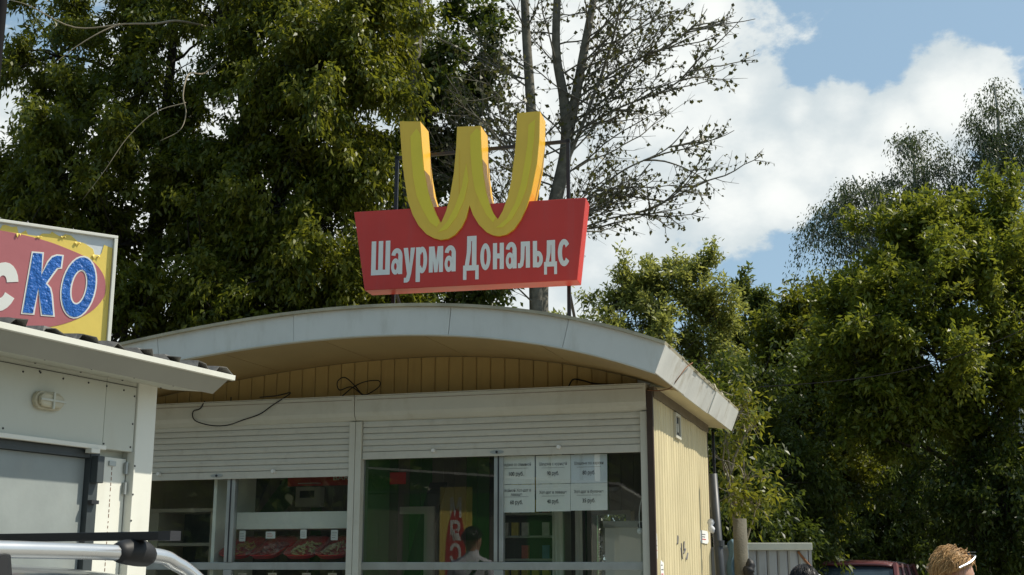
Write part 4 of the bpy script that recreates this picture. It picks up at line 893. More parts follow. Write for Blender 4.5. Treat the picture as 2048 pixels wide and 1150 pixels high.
mc, _ = car('maroon car parked in front of the dark trees', (4.74, 16.9), 205, 'car_maroon', 1.620, 3.75, 1.62)
# silver estate car beside the shop: rail point at (-.80,2.70), long axis az 25, tail at the far end
FA = 25.0; fx = Vector((math.cos(R(FA)), -math.sin(R(FA)), 0)); fy = Vector((math.sin(R(FA)), math.cos(R(FA)), 0)); P0 = Vector((-.805, 2.70, 0))
tail = P0 - fx * .62 + fy * .62
sc_, zr = car('silver estate car with roof rails and black roof bars', (tail.x, tail.y), FA + 180, 'car_silver', 1.555, 4.5, 1.76)
MI = (Matrix.Translation((tail.x, tail.y, .004)) @ Matrix.Rotation(R(-(FA + 180)), 4, 'Z')).inverted()
def cl(a, b, z): return MI @ (P0 + fx * a + fy * b + Vector((0, 0, z)))     # offsets from the rail point
for a in (0, -1.24):
    m = MB(); m.tube(smooth_path([cl(a, .30, 1.47), cl(a, .225, 1.515), cl(a, .14, 1.555), cl(a, .02, 1.576), cl(a, -.5, 1.582), cl(a, -1.4, 1.580), cl(a, -1.75, 1.555), cl(a, -1.95, 1.49)], 7), .0165, 10); m.build('roof_rail', 'rail_silver', sc_, smooth=True)
    for b in (-.36, -1.0): m = MB(); m.tube([cl(a, b, 1.49), cl(a, b, 1.57)], [.03, .018], 8); m.build('rail_foot', 'black_rubber', sc_)
for b in (.0, -.95):
    q = [cl(.105, b, 1.613), cl(-1.345, b, 1.613)]
    d = (q[1] - q[0]).normalized(); u = Vector((0, 0, 1)); m = MB(); sd = d.cross(u); pr = [sd * .015 + u * .009, sd * .015 - u * .009, sd * -.015 - u * .009, sd * -.015 + u * .009]
    m.idx([q[0] + p for p in pr] + [q[1] + p for p in pr], [(0, 1, 2, 3), (7, 6, 5, 4)] + [(i, (i + 1) % 4, (i + 1) % 4 + 4, i + 4) for i in range(4)])
    cb = m.build('crossbar', 'black_rubber', sc_, bevel=.002)
    m = MB(); pr2 = [p * 1.12 for p in pr]; m.idx([q[0] + p + d * .028 for p in pr2] + [q[0] + p - d * .004 for p in pr2], [(0, 1, 2, 3), (7, 6, 5, 4)] + [(i, (i + 1) % 4, (i + 1) % 4 + 4, i + 4) for i in range(4)]); m.build('end_cap', 'steel_dark', cb)
    for a in (0, -1.24):
        m = MB(); m.tube(smooth_path([cl(a, b - .055, 1.579), cl(a, b, 1.580), cl(a, b + .050, 1.572)], 4), [.018, .023, .026, .028, .029, .029, .028, .026, .020], 12); m.tube([cl(a, b, 1.58), cl(a, b, 1.606)], [.024, .018], 8); m.build('clamp', 'black_rubber', cb, smooth=True)

# ------------------------------------------------------------------ yard right of the kiosk
t = thing('metal_pole', (1.80, 11.0, 0), 0, 'dark leaning metal pipe beside the kiosk corner', 'pole')
m = MB(); m.tube([(.03, 0, 0), (.012, 0, 1.2), (-.035, 0, 2.345)], .040, 14); m.build('pipe', 'pipe_dark', t, smooth=True)
m = MB(); m.lathe([(.046, 0), (.046, .05)], 14, 'z', (.0, 0, 1.72)); m.build('collar', 'pipe_dark', t)
m = MB(); m.tube(smooth_path([(-.055, .0, 1.95), (-.075, -.03, 1.90), (-.06, -.03, 1.85), (-.05, 0, 1.86)], 4), [.012, .03, .034, .03, .02, .024, .03, .03, .02, .02, .01, .01, .01][:13], 7); m.build('white_rag', 'shirt_white', t, smooth=True)
o = MB().tube(smooth_path([(1.90, 11.60, .1), (1.92, 11.62, 1.2), (1.885, 11.60, 2.0), (1.88, 11.62, 2.78)], 6), .014, 6).build('wall_cable', 'black_rubber', smooth=True); tag(o, 'black cable running down behind the kiosk corner', 'cable')
t = thing('cut_post', (2.075, 11.5, 0), 0, 'thick weathered post stump with cut flat top', 'post')
m = MB(); m.tube([(0, 0, 0), (.005, 0, 1.2), (0, 0, 1.975)], [.070, .066, .063], 14); m.build('trunk', 'concrete', t, smooth=True); m = MB(); m.box(.052, .066, -.02, .02, 1.55, 1.74); m.build('metal_strip', 'paper', t)
# grey sheet-metal shed
def shed(name, x0, x1, y, zt, label):
    t = thing(name, (x0, y, 0), R(-3), label, 'shed'); L_ = x1 - x0; k = max(2, int(round(L_ / .105))); w_ = L_ / k
    for i in range(k):
        m = MB(); a = i * w_; m.prism([(a + .003, .03), (a + .003, .012), (a + .02, 0), (a + w_ - .02, 0), (a + w_ - .003, .012), (a + w_ - .003, .03)], 0, zt - .07, axis='z'); m.build('metal_sheet', 'shed_grey', t)
    m = MB(); m.box(-.02, L_ + .03, -.05, 1.9, zt - .068, zt); m.build('roof', 'panel_white', t, bevel=.006)
    m = MB(); m.box(L_ + .002, L_ + .03, .005, 1.85, 0, zt - .07); m.build('side_wall', 'shed_grey', t); m = MB(); m.box(.01, L_, .031, .05, 0, zt - .071); m.build('inner_frame', 'rust', t)
    m = MB(); m.tube([(L_ - .10, -.01, zt - .08), (L_ + .01, -.01, zt - .22)], .012, 5); m.build('brace', 'rust', t)
    return t
shed('metal_shed', 2.215, 2.800, 12.0, 1.768, 'grey ribbed metal shed with pale roof behind the post')
t = thing('metal_fence', (1.68, 11.75, 0), 0, 'low grey metal fence panel between pipe and post', 'fence')
for i in range(4): m = MB(); m.box(i * .085, i * .085 + .082, 0, .012, .05, 1.70); m.build('fence_sheet', 'shed_grey', t)
m = MB(); m.box(-.02, .36, -.015, .03, 1.701, 1.725); m.build('top_rail', 'shed_grey', t); m = MB(); m.box(.345, .365, -.012, .02, 0, 1.70); m.build('post', 'panel_white', t)
def cloth(u, v): return (1.985 + (.10 + .06 * v) * u + .012 * math.sin(v * 9), 11.70 + .022 * math.sin(u * 11 + v * 4) - .04 * math.sin(min(1, v * 3) * 1.5), 1.745 - .42 * v + .05 * math.sin(u * 3))
o = MB().grid(cloth, 14, 14).build('hanging_cloth', 'cloth_blue', smooth=True); o.modifiers.new('t', 'SOLIDIFY').thickness = .006; tag(o, 'faded blue cloth draped over the metal fence', 'cloth')
m = MB(); random.seed(77)
m.tube(smooth_path([(2.13, 11.42, 1.62), (2.14, 11.41, 1.56), (2.12, 11.40, 1.50), (2.16, 11.41, 1.46)], 4), [.01, .02, .035, .04, .045, .04, .05, .055, .05, .045, .04, .03, .02], 8); o = m.build('black_bag', 'black_rubber', smooth=True); tag(o, 'crumpled black bag hung on the weathered post', 'bag')
# overhead wire and utility pole
a, b = Vector((2.33, 11.6, 3.20)), at(2200, 575, 13.5); P = [a.lerp(b, k / 14) - Vector((0, 0, .28 * math.sin(math.pi * k / 14))) for k in range(15)]
o = MB().tube(P, .0045, 5).build('overhead_wire', 'wire_black'); tag(o, 'thin overhead wire sagging from kiosk roof across the trees', 'wire')
t = thing('utility_pole', (-6.21, 14.0, 0), 0, 'slim dark utility pole beside the left trees', 'pole')
m = MB(); m.tube([(0, 0, 0), (0, 0, 9.6)], [.075, .045], 12); m.build('shaft', 'wire_black', t, smooth=True); m = MB(); m.box(-.5, .10, -.04, .04, 9.40, 9.48); m.build('cross_arm', 'pipe_dark', t)

# ------------------------------------------------------------------ trees
def np_noise(P, f, ph):
    x, y, z = P[:, 0] * f, P[:, 1] * f, P[:, 2] * f
    return (np.sin(x * 1.3 + ph) * np.cos(y * 1.7 - ph * 2) + np.sin(y * 1.1 + z * 1.9 + ph * 3) * np.cos(x * .9 - z * 1.3) + np.sin(z * 2.3 - ph) * np.cos(x * 2.1 + y * .7)) / 2.2
def nrm(A): return A / np.maximum(np.linalg.norm(A, axis=1, keepdims=True), 1e-9)
def leaf_object(name, P, D, N, Ls, Ws, tint, mat, parent=None):
    n = len(P); D = nrm(D); S = nrm(np.cross(D, N)); U = np.cross(S, D)
    L_ = Ls[:, None]; W_ = Ws[:, None]
    V = np.empty((n, 4, 3)); V[:, 0] = P; V[:, 2] = P + D * L_ - U * L_ * .10
    V[:, 1] = P + D * L_ * .42 + S * W_ + U * W_ * .35; V[:, 3] = P + D * L_ * .42 - S * W_ + U * W_ * .35
    me = bpy.data.meshes.new(name); me.vertices.add(4 * n); me.vertices.foreach_set('co', V.astype(np.float32).ravel())
    me.loops.add(4 * n); me.loops.foreach_set('vertex_index', np.arange(4 * n, dtype=np.int32))
    me.polygons.add(n); me.polygons.foreach_set('loop_start', np.arange(0, 4 * n, 4, dtype=np.int32))
    a = me.attributes.new('tint', 'FLOAT', 'POINT'); a.data.foreach_set('value', np.repeat(np.clip(tint, 0, 1), 4).astype(np.float32))
    me.materials.append(MATS[mat]); me.update(calc_edges=True)
    return link(name, me, parent)
def twig_leaves(rng, T, TD, per, tlen, lsize, droop, spread=.55, ldroop=.55, tint0=.42, tsd=.22, ljit=.16, wr=.20):
    n = len(T); tl = tlen * rng.uniform(.6, 1.25, n); s = rng.uniform(.05, 1, (n, per))
    base = T[:, None, :] + TD[:, None, :] * (tl[:, None, None] * s[..., None]); base[..., 2] -= droop * tl[:, None] * s ** 2
    base = base + rng.normal(0, .035 + tlen * .06, base.shape)
    d = TD[:, None, :] * .45 + rng.normal(0, spread, base.shape); d[..., 2] -= ldroop
    N = rng.normal(0, .55, base.shape); N[..., 2] += .75
    tint = (tint0 + rng.normal(0, tsd, n))[:, None] + rng.normal(0, ljit, (n, per))
    k = n * per; Ls = lsize * rng.uniform(.65, 1.3, k); Ws = Ls * rng.uniform(wr * .8, wr * 1.2, k)
    return base.reshape(k, 3), d.reshape(k, 3), N.reshape(k, 3), Ls, Ws, tint.ravel()
def lobe_twigs(rng, c, r, n, gap, ph, up=.30):
    """leafy twigs set along branches that fan out of a limb's end"""
    c = np.array(c); r = np.array(r); nb = max(6, n // 12); d = nrm(rng.normal(0, 1, (nb, 3)) + np.array([0, 0, up])); ln = rng.uniform(.55, 1.28, nb)
    A = c + d * r * .12; B = c + d * r * ln[:, None]; B[:, 2] += up * .25 * ln * r[2]
    M = (A + B) / 2 + rng.normal(0, .07, A.shape) * r + np.array([0, 0, .05])
    k = rng.integers(0, nb, n); t = (rng.uniform(.10, 1, n) ** .75)[:, None]
    P = A[k] * (1 - t) ** 2 + 2 * M[k] * t * (1 - t) + B[k] * t ** 2 + rng.normal(0, .075, (n, 3)) * r
    keep = np_noise(P, 2.3, ph) + rng.normal(0, .12, n) > gap
    td = nrm(d[k] * .75 + rng.normal(0, .50, (n, 3)) + np.array([0, 0, .12]))
    return P[keep], td[keep], [(A[i], M[i], B[i]) for i in range(nb)]
def limb_path(rng, a, b, k=7, sag=.0, wob=.12):
    a, b = Vector(a), Vector(b); L_ = (b - a).length; out = []
    for i in range(k + 1):
        t = i / k; p = a.lerp(b, t); p.z += sag * L_ * math.sin(math.pi * t)
        if 0 < i < k: p += Vector(rng.normal(0, wob * L_ / k, 3))
        out.append(p)
    return out
def leafy_tree(name, label, base, trunk, rad, lobes, leaf, bark, per=22, tlen=.45, lsize=.10, droop=.25, gap=-.45, seed=1, group=None, tint0=.42, sub=9, ldroop=.55, trunks=None, dead=None, twigw=.0045, twigfrac=.35, cat='tree', tsd=.22, up=.30, wr=.19):
    """trunk: list of world points; lobes: (centre, (rx,ry,rz), twigs)"""
    rng = np.random.default_rng(seed); root = thing(name, (base[0], base[1], 0), 0, label, cat, group); off = Vector((base[0], base[1], 0))
    mb = MB(); alltr = [([Vector(p) for p in trunk], rad)] + [([Vector(p) for p in t], r) for t, r in (trunks or [])]
    samples = []
    for t, r in alltr:
        P = smooth_path(t, 5); k = len(P); rr = [r * (1 - .80 * i / (k - 1)) * (1.25 if i == 0 else 1) for i in range(k)]
        mb.tube([p - off for p in P], rr, 9); samples += [(p, rr[i]) for i, p in enumerate(P)]
    Ts, Ds = [], []
    for c, r, n in lobes:
        c = Vector(c); P, d, brs = lobe_twigs(rng, c, r, n, gap, seed * 1.7, up); Ts.append(P); Ds.append(d)
        best = min(samples, key=lambda s: (s[0] - c).length + (3 * max(0, s[0].z - c.z + .4))); a = best[0]
        path = limb_path(rng, a, c, 6, .06); r0 = max(.018, min(best[1] * .6, .022 * (c - a).length)); mb.tube([p - off for p in path], [r0 * (1 - .6 * i / 6) for i in range(7)], 6, False)
        for A_, M_, B_ in brs:
            q = [Vector(A_ * (1 - t) ** 2 + 2 * M_ * t * (1 - t) + B_ * t * t) - off for t in (0, .33, .66, 1)]
            mb.tube([c - off] + q, [r0 * .5, r0 * .42, r0 * .34, r0 * .24, r0 * .12], 5, False)
    T = np.concatenate(Ts); Dd = np.concatenate(Ds)
    for j in np.nonzero(rng.uniform(0, 1, len(T)) < twigfrac)[0]:
        p = Vector(T[j]); d = Vector(Dd[j]); mb.tube([p - d * min(.25, tlen * .6) - off, p + d * tlen * .45 - Vector((0, 0, droop * tlen * .2)) - off, p + d * tlen * .9 - Vector((0, 0, droop * tlen * .81)) - off], [twigw * 1.4, twigw, twigw * .5], 3, False)
    mb.build('trunk', bark, root, smooth=True)
    P, D, N, Ls, Ws, ti = twig_leaves(rng, T, Dd, per, tlen, lsize, droop, ldroop=ldroop, tint0=tint0, tsd=tsd, wr=wr)
    leaf_object('crown', P - np.array([off.x, off.y, 0]), D, N, Ls, Ws, ti, leaf, root)
    for pts, r in (dead or []):
        q = smooth_path(pts, 5); k = len(q); MB().tube([p - off for p in q], [r * (1 - .75 * i / (k - 1)) for i in range(k)], 6).build('dead_branch', 'deadwood', root, smooth=True)
    return root
def lob(px, py, Y, r, n, sx=1.0, sz=1.0): return (at(px, py, Y), (r * sx, r, r * sz), n)
NP = 230
# left: two ash-leaved maples and a poplar behind the kiosk
A = leafy_tree('maple_tree', 'large drooping maple behind the shop sign with bare dead branches', (-5.6, 17.6), [(-5.6, 17.6, 0), (-5.5, 17.5, 2.5), at(300, 560, 17.2), at(330, 250, 17), at(360, -60, 16.8)], .20,
    [lob(160, 340, 16.2, 1.15, 260), lob(40, 320, 17, 0.78, 105), lob(300, 170, 16.6, 1.24, 260), lob(120, 110, 17.4, 1.01, 161), lob(420, 350, 16.6, 1.24, 260), lob(240, 490, 16.2, 1.10, 235), lob(60, 540, 16.6, 1.01, 161), lob(400, 580, 16, 1.15, 248), lob(250, 660, 15.6, 1.01, 204), lob(460, 60, 16.8, 1.29, 235), lob(200, -100, 17, 1.47, 161), lob(450, -150, 17, 1.47, 148), lob(-120, 400, 17, 1.10, 99), lob(420, 710, 15.6, 0.92, 161), lob(110, 710, 16, 1.01, 148)],
    'leaf_maple_dark', 'bark_dark', per=66, tlen=.42, lsize=.098, gap=-.30, up=.1, seed=3, group='tall trees behind the kiosk', ldroop=.75, tint0=.45,
    dead=[([at(440, 60, 16.6), at(360, 42, 15.7), at(310, 47, 15.1), at(250, 48, 14.9), at(150, 55, 14.8), at(60, 12, 14.6), at(20, 0, 14.6)], .019), ([at(240, 48, 14.9), at(200, 65, 14.8), at(150, 95, 14.7), at(105, 130, 14.6)], .012), ([at(450, 110, 16.4), at(410, 146, 15.3), at(378, 148, 14.8), at(366, 190, 14.6), at(372, 225, 14.6), at(360, 260, 14.5), at(320, 282, 14.4)], .014), ([at(372, 205, 14.6), at(310, 225, 14.5), at(255, 275, 14.4), at(210, 340, 14.3), at(165, 400, 14.3)], .007)])
leafy_tree('maple_tree', 'large yellowish maple with dark forked trunk left of the golden W', (-3.0, 16.6), [(-3.0, 16.6, 0), (-3.05, 16.6, 3), at(545, 470, 16.6), at(590, 330, 16.6), at(650, 200, 16.5), at(700, 40, 16.5), at(725, -80, 16.5)], .17,
    [lob(678, 130, 15.8, 1.06, 248), lob(588, 80, 16.2, 1.15, 248), lob(688, 290, 15.8, 0.87, 198), lob(578, 270, 16, 1.10, 248), lob(528, 420, 16, 1.10, 235), lob(638, 450, 16, 1.01, 204), lob(548, 560, 15.7, 1.06, 223), lob(668, 580, 15.8, 0.97, 198), lob(468, 660, 15.4, 0.92, 173), lob(608, 670, 15.4, 0.92, 173), lob(628, -100, 16.4, 1.47, 161), lob(718, 50, 16, 0.83, 136), lob(733, 660, 15.8, 0.83, 136)],
    'leaf_maple', 'bark_dark', per=66, tlen=.42, lsize=.098, gap=-.30, up=.1, seed=11, group='tall trees behind the kiosk', ldroop=.85, tint0=.40, trunks=[([at(545, 470, 16.6), at(500, 300, 16.7), at(470, 120, 16.8), at(420, -40, 16.9)], .10)])
leafy_tree('poplar_tree', 'leafy poplar with grey trunk rising behind the golden W', (-1.35, 18.4), [(-1.35, 17.6, 0), (-1.38, 17.6, 3), at(822, 560, 17.5), at(820, 240, 17.4), at(832, 120, 17.4), at(845, -60, 17.4)], .19,
    [lob(870, 55, 18.2, 0.85, 172), lob(930, 125, 18, 0.56, 97), lob(800, 75, 18.5, 0.63, 90), lob(880, 205, 18, 0.68, 142), lob(810, 185, 18.7, 0.54, 60), lob(950, 215, 18.2, 0.41, 52), lob(900, 315, 18.2, 0.56, 105), lob(800, 345, 18.6, 0.54, 67), lob(870, 405, 18.2, 0.65, 112), lob(790, 445, 18, 0.63, 112), lob(840, 525, 18, 0.72, 127), lob(900, 595, 17.9, 0.77, 150), lob(790, 605, 17.8, 0.72, 127), lob(970, 615, 18.2, 0.50, 75), lob(880, -105, 18.4, 1.08, 112), lob(700, 635, 17.9, 0.72, 105)],
    'leaf_poplar', 'bark_grey', per=34, tlen=.40, lsize=.105, gap=-.22, wr=.27, seed=23, group='tall trees behind the kiosk', tint0=.4, ldroop=.5)

# sparse poplar with many bare twigs
def sparse_tree():
    rng = np.random.default_rng(5); base = Vector((.45, 17.0, 0)); root = thing('sparse_poplar', base, 0, 'nearly bare poplar with several stems and scattered small leaves', 'tree', 'tall trees behind the kiosk')
    mb = MB(); LP, LD = [], []; off = base
    def tube(P, r0, r1, n): k = len(P); mb.tube([p - off for p in P], [r0 + (r1 - r0) * i / (k - 1) for i in range(k)], n, False)
    def grow(p, d, L_, r, lev):
        k = max(3, int(L_ / .16)); pts = [p.copy()]; dd = d.copy()
        for i in range(k):
            dd = (dd + Vector(rng.normal(0, .10 if lev < 3 else .16, 3)) + Vector((0, 0, .035 if lev < 3 else -.01))).normalized(); pts.append(pts[-1] + dd * (L_ / k))
        tube(pts, r, r * .35, 6 if lev == 1 else 4 if lev == 2 else 3)
        if lev < 4:
            nch = {1: int(3 + L_ * 4.6), 2: int(2 + L_ * 5.5), 3: int(L_ * 3)}[lev]
            for _ in range(nch):
                t = rng.uniform(.18, .98); i = min(int(t * k), k - 1); q = pts[i]; ax = (pts[i + 1] - pts[i]).normalized(); side = Vector(rng.normal(0, 1, 3)); side = (side - ax * side.dot(ax)).normalized()
                nd = (ax * .75 + side * rng.uniform(.45, .9)).normalized()
                grow(q, nd, L_ * rng.uniform(.22, .48) * (1 - .35 * t), r * .45, lev + 1)
        if lev >= 2:
            for _ in range(int(1 + L_ * (6.5 if lev > 2 else 4))):
                if rng.uniform() < .70: i = int(rng.integers(1, len(pts))); LP.append(pts[i]); LD.append(rng.normal(0, .5, 3) + np.array([0, 0, -.7]))
    stems = [([(.42, 17, 0), at(1072, 610, 17), at(1068, 420, 17), at(1062, 220, 17), at(1052, 60, 17), at(1045, -120, 17)], .105, .055),
             ([(.55, 17.2, 0), at(1080, 600, 17.2), at(1105, 430, 17.2), at(1132, 300, 17.2), at(1128, 200, 17.2), at(1112, 90, 17.2), at(1120, -110, 17.2)], .135, .05),
             ([at(1132, 290, 17.2), at(1152, 190, 17.2), at(1170, 90, 17.2), at(1190, -20, 17.2), at(1205, -130, 17.2)], .085, .04),
             ([at(1120, 360, 17.2), at(1180, 210, 17.1), at(1225, 80, 17.0), at(1260, -90, 17.0)], .032, .012),
             ([at(1085, 500, 17.0), at(1150, 420, 16.9), at(1240, 345, 16.8), at(1330, 300, 16.8), at(1375, 255, 16.8)], .020, .006),
             ([at(1105, 480, 17.0), at(1210, 440, 16.8), at(1310, 415, 16.7), at(1385, 360, 16.7)], .018, .005),
             ([at(1150, 200, 17.2), at(1250, 130, 17.0), at(1340, 90, 16.9), at(1400, 40, 16.9)], .020, .005),
             ([at(1140, 270, 17.2), at(1240, 215, 17.0), at(1330, 180, 16.9), at(1395, 130, 16.9)], .020, .005)]
    for si, (P, r0, r1) in enumerate(stems):
        q = smooth_path(P, 8); tube(q, r0, r1, 10); n = len(q)
        cnt = [28, 24, 17, 10, 12, 13, 13, 13][si]
        for j in range(cnt):
            i = int(rng.uniform(.22 if si < 2 else .1, .97) * (n - 1)); ax = (q[min(i + 1, n - 1)] - q[max(i - 1, 0)]).normalized(); th = rng.uniform(0, 2 * math.pi)
            if si >= 1 and rng.uniform() < .55: th = rng.uniform(-.9, .9)
            if si == 0 and rng.uniform() < .35: th = math.pi + rng.uniform(-.9, .9)
            s = Vector((math.cos(th), math.sin(th), 0)); nd = (ax * rng.uniform(.25, .8) + s).normalized(); zf = max(0.35, 1 - abs(q[i].z - 6.5) * .10)
            grow(q[i], nd, rng.uniform(1.3, 2.9) * (.55 if si >= 4 else 1) * zf, .014, 1)
    mb.build('trunk', 'bark_grey', root, smooth=True)
    P = np.array([tuple(p - off) for p in LP]); n = len(P); N = rng.normal(0, 1, (n, 3)); Ls = .066 * rng.uniform(.6, 1.3, n)
    leaf_object('crown', P, np.array(LD), N, Ls, Ls * rng.uniform(.33, .45, n), rng.uniform(0, 1, n), 'leaf_sparse', root); return n
sparse_tree()

# middle distance, seen over the right end of the roof
leafy_tree('maple_tree', 'pale green maple seen over the right end of kiosk roof', (2.6, 24.5), [(2.6, 24.5, 0), at(1310, 760, 24.5), at(1320, 600, 24.5), at(1340, 555, 24.5)], .14,
    [lob(1330, 612, 24, 0.77, 161), lob(1395, 582, 24, 0.63, 133), lob(1240, 642, 24.2, 0.77, 140), lob(1290, 572, 24.4, 0.41, 49), lob(1420, 642, 23.8, 0.59, 118), lob(1330, 722, 23.6, 0.90, 182), lob(1210, 742, 24, 0.85, 140), lob(1420, 742, 23.6, 0.77, 140), lob(1400, 842, 23.4, 0.85, 154), lob(1280, 822, 23.6, 0.90, 140), lob(1180, 672, 24.6, 0.63, 84)],
    'leaf_pale', 'bark', per=32, tlen=.34, lsize=.110, gap=-.25, up=.6, seed=31, group='trees beyond the yard', ldroop=.1, tint0=.45, twigw=.006)
leafy_tree('maple_tree', 'small mid green tree between the pale maple and the large right maple', (4.5, 25.5), [(4.5, 25.5, 0), at(1488, 760, 25.5), at(1490, 625, 25.5)], .12,
    [lob(1490, 620, 25.2, 0.50, 105), lob(1510, 685, 25, 0.59, 125), lob(1460, 685, 25, 0.50, 98), lob(1500, 775, 24.8, 0.77, 161), lob(1470, 865, 24.6, 0.81, 154), lob(1540, 845, 24.6, 0.72, 140)],
    'leaf_mid', 'bark', per=46, tlen=.34, lsize=.115, gap=-.40, up=.6, seed=37, group='trees beyond the yard', ldroop=.15, tint0=.4)
# right: big maples
leafy_tree('maple_tree', 'large sunlit maple at the right with curved dark trunk', (6.65, 17.6), [(6.72, 17.6, 0), at(1966, 1130, 17.6), at(1940, 1020, 17.6), at(1932, 880, 17.6), at(1900, 640, 17.4), at(1880, 540, 17.2)], .13,
    [lob(1850, 505, 16.8, 0.78, 181), lob(1790, 575, 16.8, 0.78, 176), lob(1910, 465, 17, 0.57, 110), lob(1900, 595, 16.4, 0.86, 198), lob(1720, 655, 17, 0.78, 165), lob(1820, 705, 16.2, 0.90, 198), lob(1760, 760, 16.4, 0.82, 165), lob(1890, 780, 16.2, 0.86, 165), lob(1690, 710, 17.2, 0.70, 126), lob(1830, 890, 16.4, 0.74, 110), lob(1740, 860, 16.8, 0.66, 99)],
    'leaf_light', 'bark_dark', per=50, tlen=.36, lsize=.098, gap=-.32, up=.6, seed=41, group='large maples at the right', ldroop=.25, tint0=.30)
leafy_tree('maple_tree', 'spreading maple at right edge with slender forked trunk', (7.9, 17.9), [(7.35, 17.8, 0), at(2000, 1110, 17.8), at(2016, 900, 17.8), at(2030, 640, 17.7), at(2040, 560, 17.6)], .12,
    [lob(2010, 480, 17.2, 0.74, 154), lob(2090, 490, 17.4, 0.82, 121), lob(1980, 590, 16.8, 0.82, 176), lob(2060, 650, 16.8, 0.90, 165), lob(1990, 715, 16.4, 0.86, 176), lob(2080, 775, 16.6, 0.90, 137), lob(1980, 855, 16.4, 0.78, 132), lob(2070, 915, 16.4, 0.82, 110), lob(2160, 650, 17.4, 1.07, 110)],
    'leaf_light', 'bark_dark', per=50, tlen=.36, lsize=.098, gap=-.32, up=.6, seed=43, group='large maples at the right', ldroop=.25, tint0=.24)
leafy_tree('maple_tree', 'shaded maple reaching down beside the metal shed', (4.9, 19.5), [(4.9, 19.5, 0), at(1620, 900, 19.5), at(1630, 760, 19.4), at(1640, 660, 19.4)], .12,
    [lob(1640, 655, 19, 0.59, 114), lob(1600, 735, 19, 0.68, 138), lob(1680, 755, 19.2, 0.77, 138), lob(1560, 795, 19, 0.59, 102), lob(1620, 865, 18.6, 0.85, 168), lob(1550, 915, 18.8, 0.68, 114), lob(1700, 895, 18.8, 0.77, 126), lob(1600, 975, 18.4, 0.77, 138), lob(1690, 995, 18.4, 0.77, 132)],
    'leaf_maple', 'bark_dark', per=62, tlen=.36, lsize=.098, gap=-.45, up=.45, seed=47, group='large maples at the right', ldroop=.3, tint0=.35)
# weeping birches beyond
def birch(label, base, trunk, lobes, seed, per=56):
    return leafy_tree('birch_tree', label, base, trunk, .085, lobes, 'leaf_birch', 'bark_birch', per=per, tlen=.90, lsize=.085, droop=1.25, gap=-.75, up=.2, seed=seed, group='weeping birches beyond the maples', ldroop=1.2, tint0=.4, twigw=.004, twigfrac=.6)
birch('low rounded weeping birch behind the right maples', (8.4, 29), [(8.4, 29, 0), at(1745, 560, 29), at(1735, 420, 29), at(1705, 350, 29)], [lob(1712, 400, 29, .36, 40), lob(1668, 430, 29, .30, 34, .8), lob(1750, 410, 29, .42, 44), lob(1790, 450, 29, .5, 48), lob(1700, 470, 29, .45, 44), lob(1640, 470, 29, .2, 14)], 51)
birch('upright birch with airy top between the other two birches', (9.6, 29.5), [(9.6, 29.5, 0), at(1835, 520, 29.5), at(1828, 330, 29.5), at(1818, 265, 29.5)], [lob(1800, 300, 29.5, .26, 20), lob(1838, 290, 29.5, .26, 22), lob(1850, 350, 29.5, .42, 42), lob(1805, 370, 29.5, .40, 38), lob(1878, 320, 29.5, .16, 8), lob(1850, 420, 29.5, .6, 60), lob(1905, 330, 29.3, .16, 9), lob(1900, 400, 29.3, .45, 40)], 53, 44)
birch('tallest weeping birch at the right edge above the maples', (12.0, 29), [(12.0, 29, 0), at(2000, 420, 29), at(1998, 260, 29), at(1988, 165, 29)], [lob(1990, 185, 29, .13, 12), lob(1998, 225, 29, .24, 24), lob(1958, 255, 29, .24, 22, .7), lob(2035, 255, 29, .28, 26), lob(2000, 300, 29, .42, 50), lob(2050, 330, 29, .45, 46), lob(1965, 320, 29, .30, 32), lob(2100, 300, 29, .6, 50)], 57)
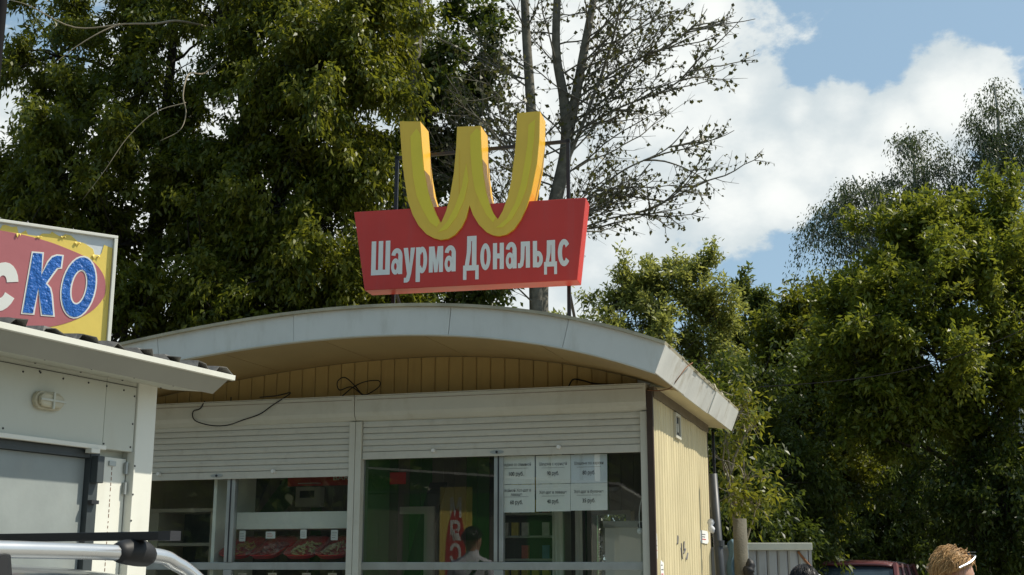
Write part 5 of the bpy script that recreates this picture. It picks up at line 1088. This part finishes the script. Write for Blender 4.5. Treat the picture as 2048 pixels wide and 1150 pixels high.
# sapling and shrubs by the shed
leafy_tree('sapling', 'slim bright green sapling beside the kiosk end', (2.72, 12.9), [(2.35, 12.9, 0), at(1470, 1010, 12.9), at(1455, 900, 12.9), at(1470, 790, 12.9)], .022,
    [lob(1455, 830, 12.8, .24, 26), lob(1490, 870, 12.9, .26, 30), lob(1445, 920, 12.8, .26, 30), lob(1490, 960, 12.8, .26, 30), lob(1460, 1000, 12.8, .28, 34), lob(1510, 1020, 12.7, .2, 18), lob(1500, 800, 12.9, .16, 12)],
    'leaf_sapling', 'deadwood', per=9, tlen=.22, lsize=.085, droop=.3, gap=-.5, seed=61, sub=4, ldroop=.45, tint0=.42, twigw=.003)
SH = [(1480, 900, 15.6, 'dark shrub growing behind the slim sapling'), (1555, 960, 17.5, 'dark shrub rising over the metal shed'), (1690, 960, 26.5, 'wide dark shrub behind the maroon car roof'), (1800, 990, 26.0, 'dark shrub left of the curved maple trunk'), (1900, 1000, 27.0, 'dark shrub between the two maple trunks'), (2010, 1010, 16.2, 'dark shrub at foot of the slender maple trunk'), (1460, 1040, 14.8, 'low dark shrub behind the weathered post'), (1745, 1070, 26.4, 'low dark shrub beside the parked maroon car')]
for i, (px, py, Y, lab) in enumerate(SH):
    c = at(px, py, Y); low = py > 1035; s = (.65 if low else .95) * (1.5 if Y > 20 else 1)
    leafy_tree('shrub', lab, (c.x, c.y), [(c.x, c.y, 0), (c.x + .1, c.y, c.z * .5), (c.x, c.y, c.z)], .04,
        [((c.x, c.y, c.z), (s, s * .9, s), 260), ((c.x - .35, c.y + .2, c.z - .5), (s * .9, s * .8, s * .8), 170), ((c.x + .45, c.y + .1, c.z - .4), (s * .9, s * .8, s * .8), 170), ((c.x, c.y - .1, max(.5, c.z - 1.3)), (s, s, s * .8), 150)],
        'leaf_shrub', 'bark_dark', per=36, tlen=.36, lsize=.085 * (1.3 if Y > 20 else 1), gap=-.6, seed=70 + i, group='dark shrubs along the yard', tint0=.35, sub=5, cat='shrub', twigfrac=.15)
# the wood behind everything on the right, and the trees across the road behind the camera: one mass each
def woodland(label, pts_fn, n, seed, top_fn, ls=.20):
    rng = np.random.default_rng(seed); x, y = pts_fn(rng, n); z = rng.uniform(.02, 1, n) ** .8 * top_fn(x, y)
    T = np.stack([x, y, z], 1); D = nrm(rng.normal(0, 1, (n, 3)))
    P, D, N, Ls, Ws, ti = twig_leaves(rng, T, D, 24, .8, ls, .2, tint0=.35, wr=.30)
    o = leaf_object('far_wood', P, D, N, Ls, Ws, ti, 'leaf_shrub'); tag(o, label, 'wood', kind='stuff')
woodland('dense dark wood filling the gaps behind the right trees', lambda g, n: (g.uniform(-9.0, 19, n), g.uniform(30.5, 37, n)), 5600, 91, lambda x, y: 4.6 + .8 * np.sin(x * .9) + .5 * np.sin(x * 2.3 + 1) + np.where(x > 8, 1.2, 0))
def arc(g, n): a = np.radians(g.uniform(180, 265, n)); r = g.uniform(21, 26, n); return r * np.sin(a), r * np.cos(a)
woodland('band of trees across the road mirrored in the kiosk glass', arc, 5500, 95, lambda x, y: 7.5 + 1.5 * np.sin(x * .7) + 1.0 * np.sin(y * 1.3), .36)
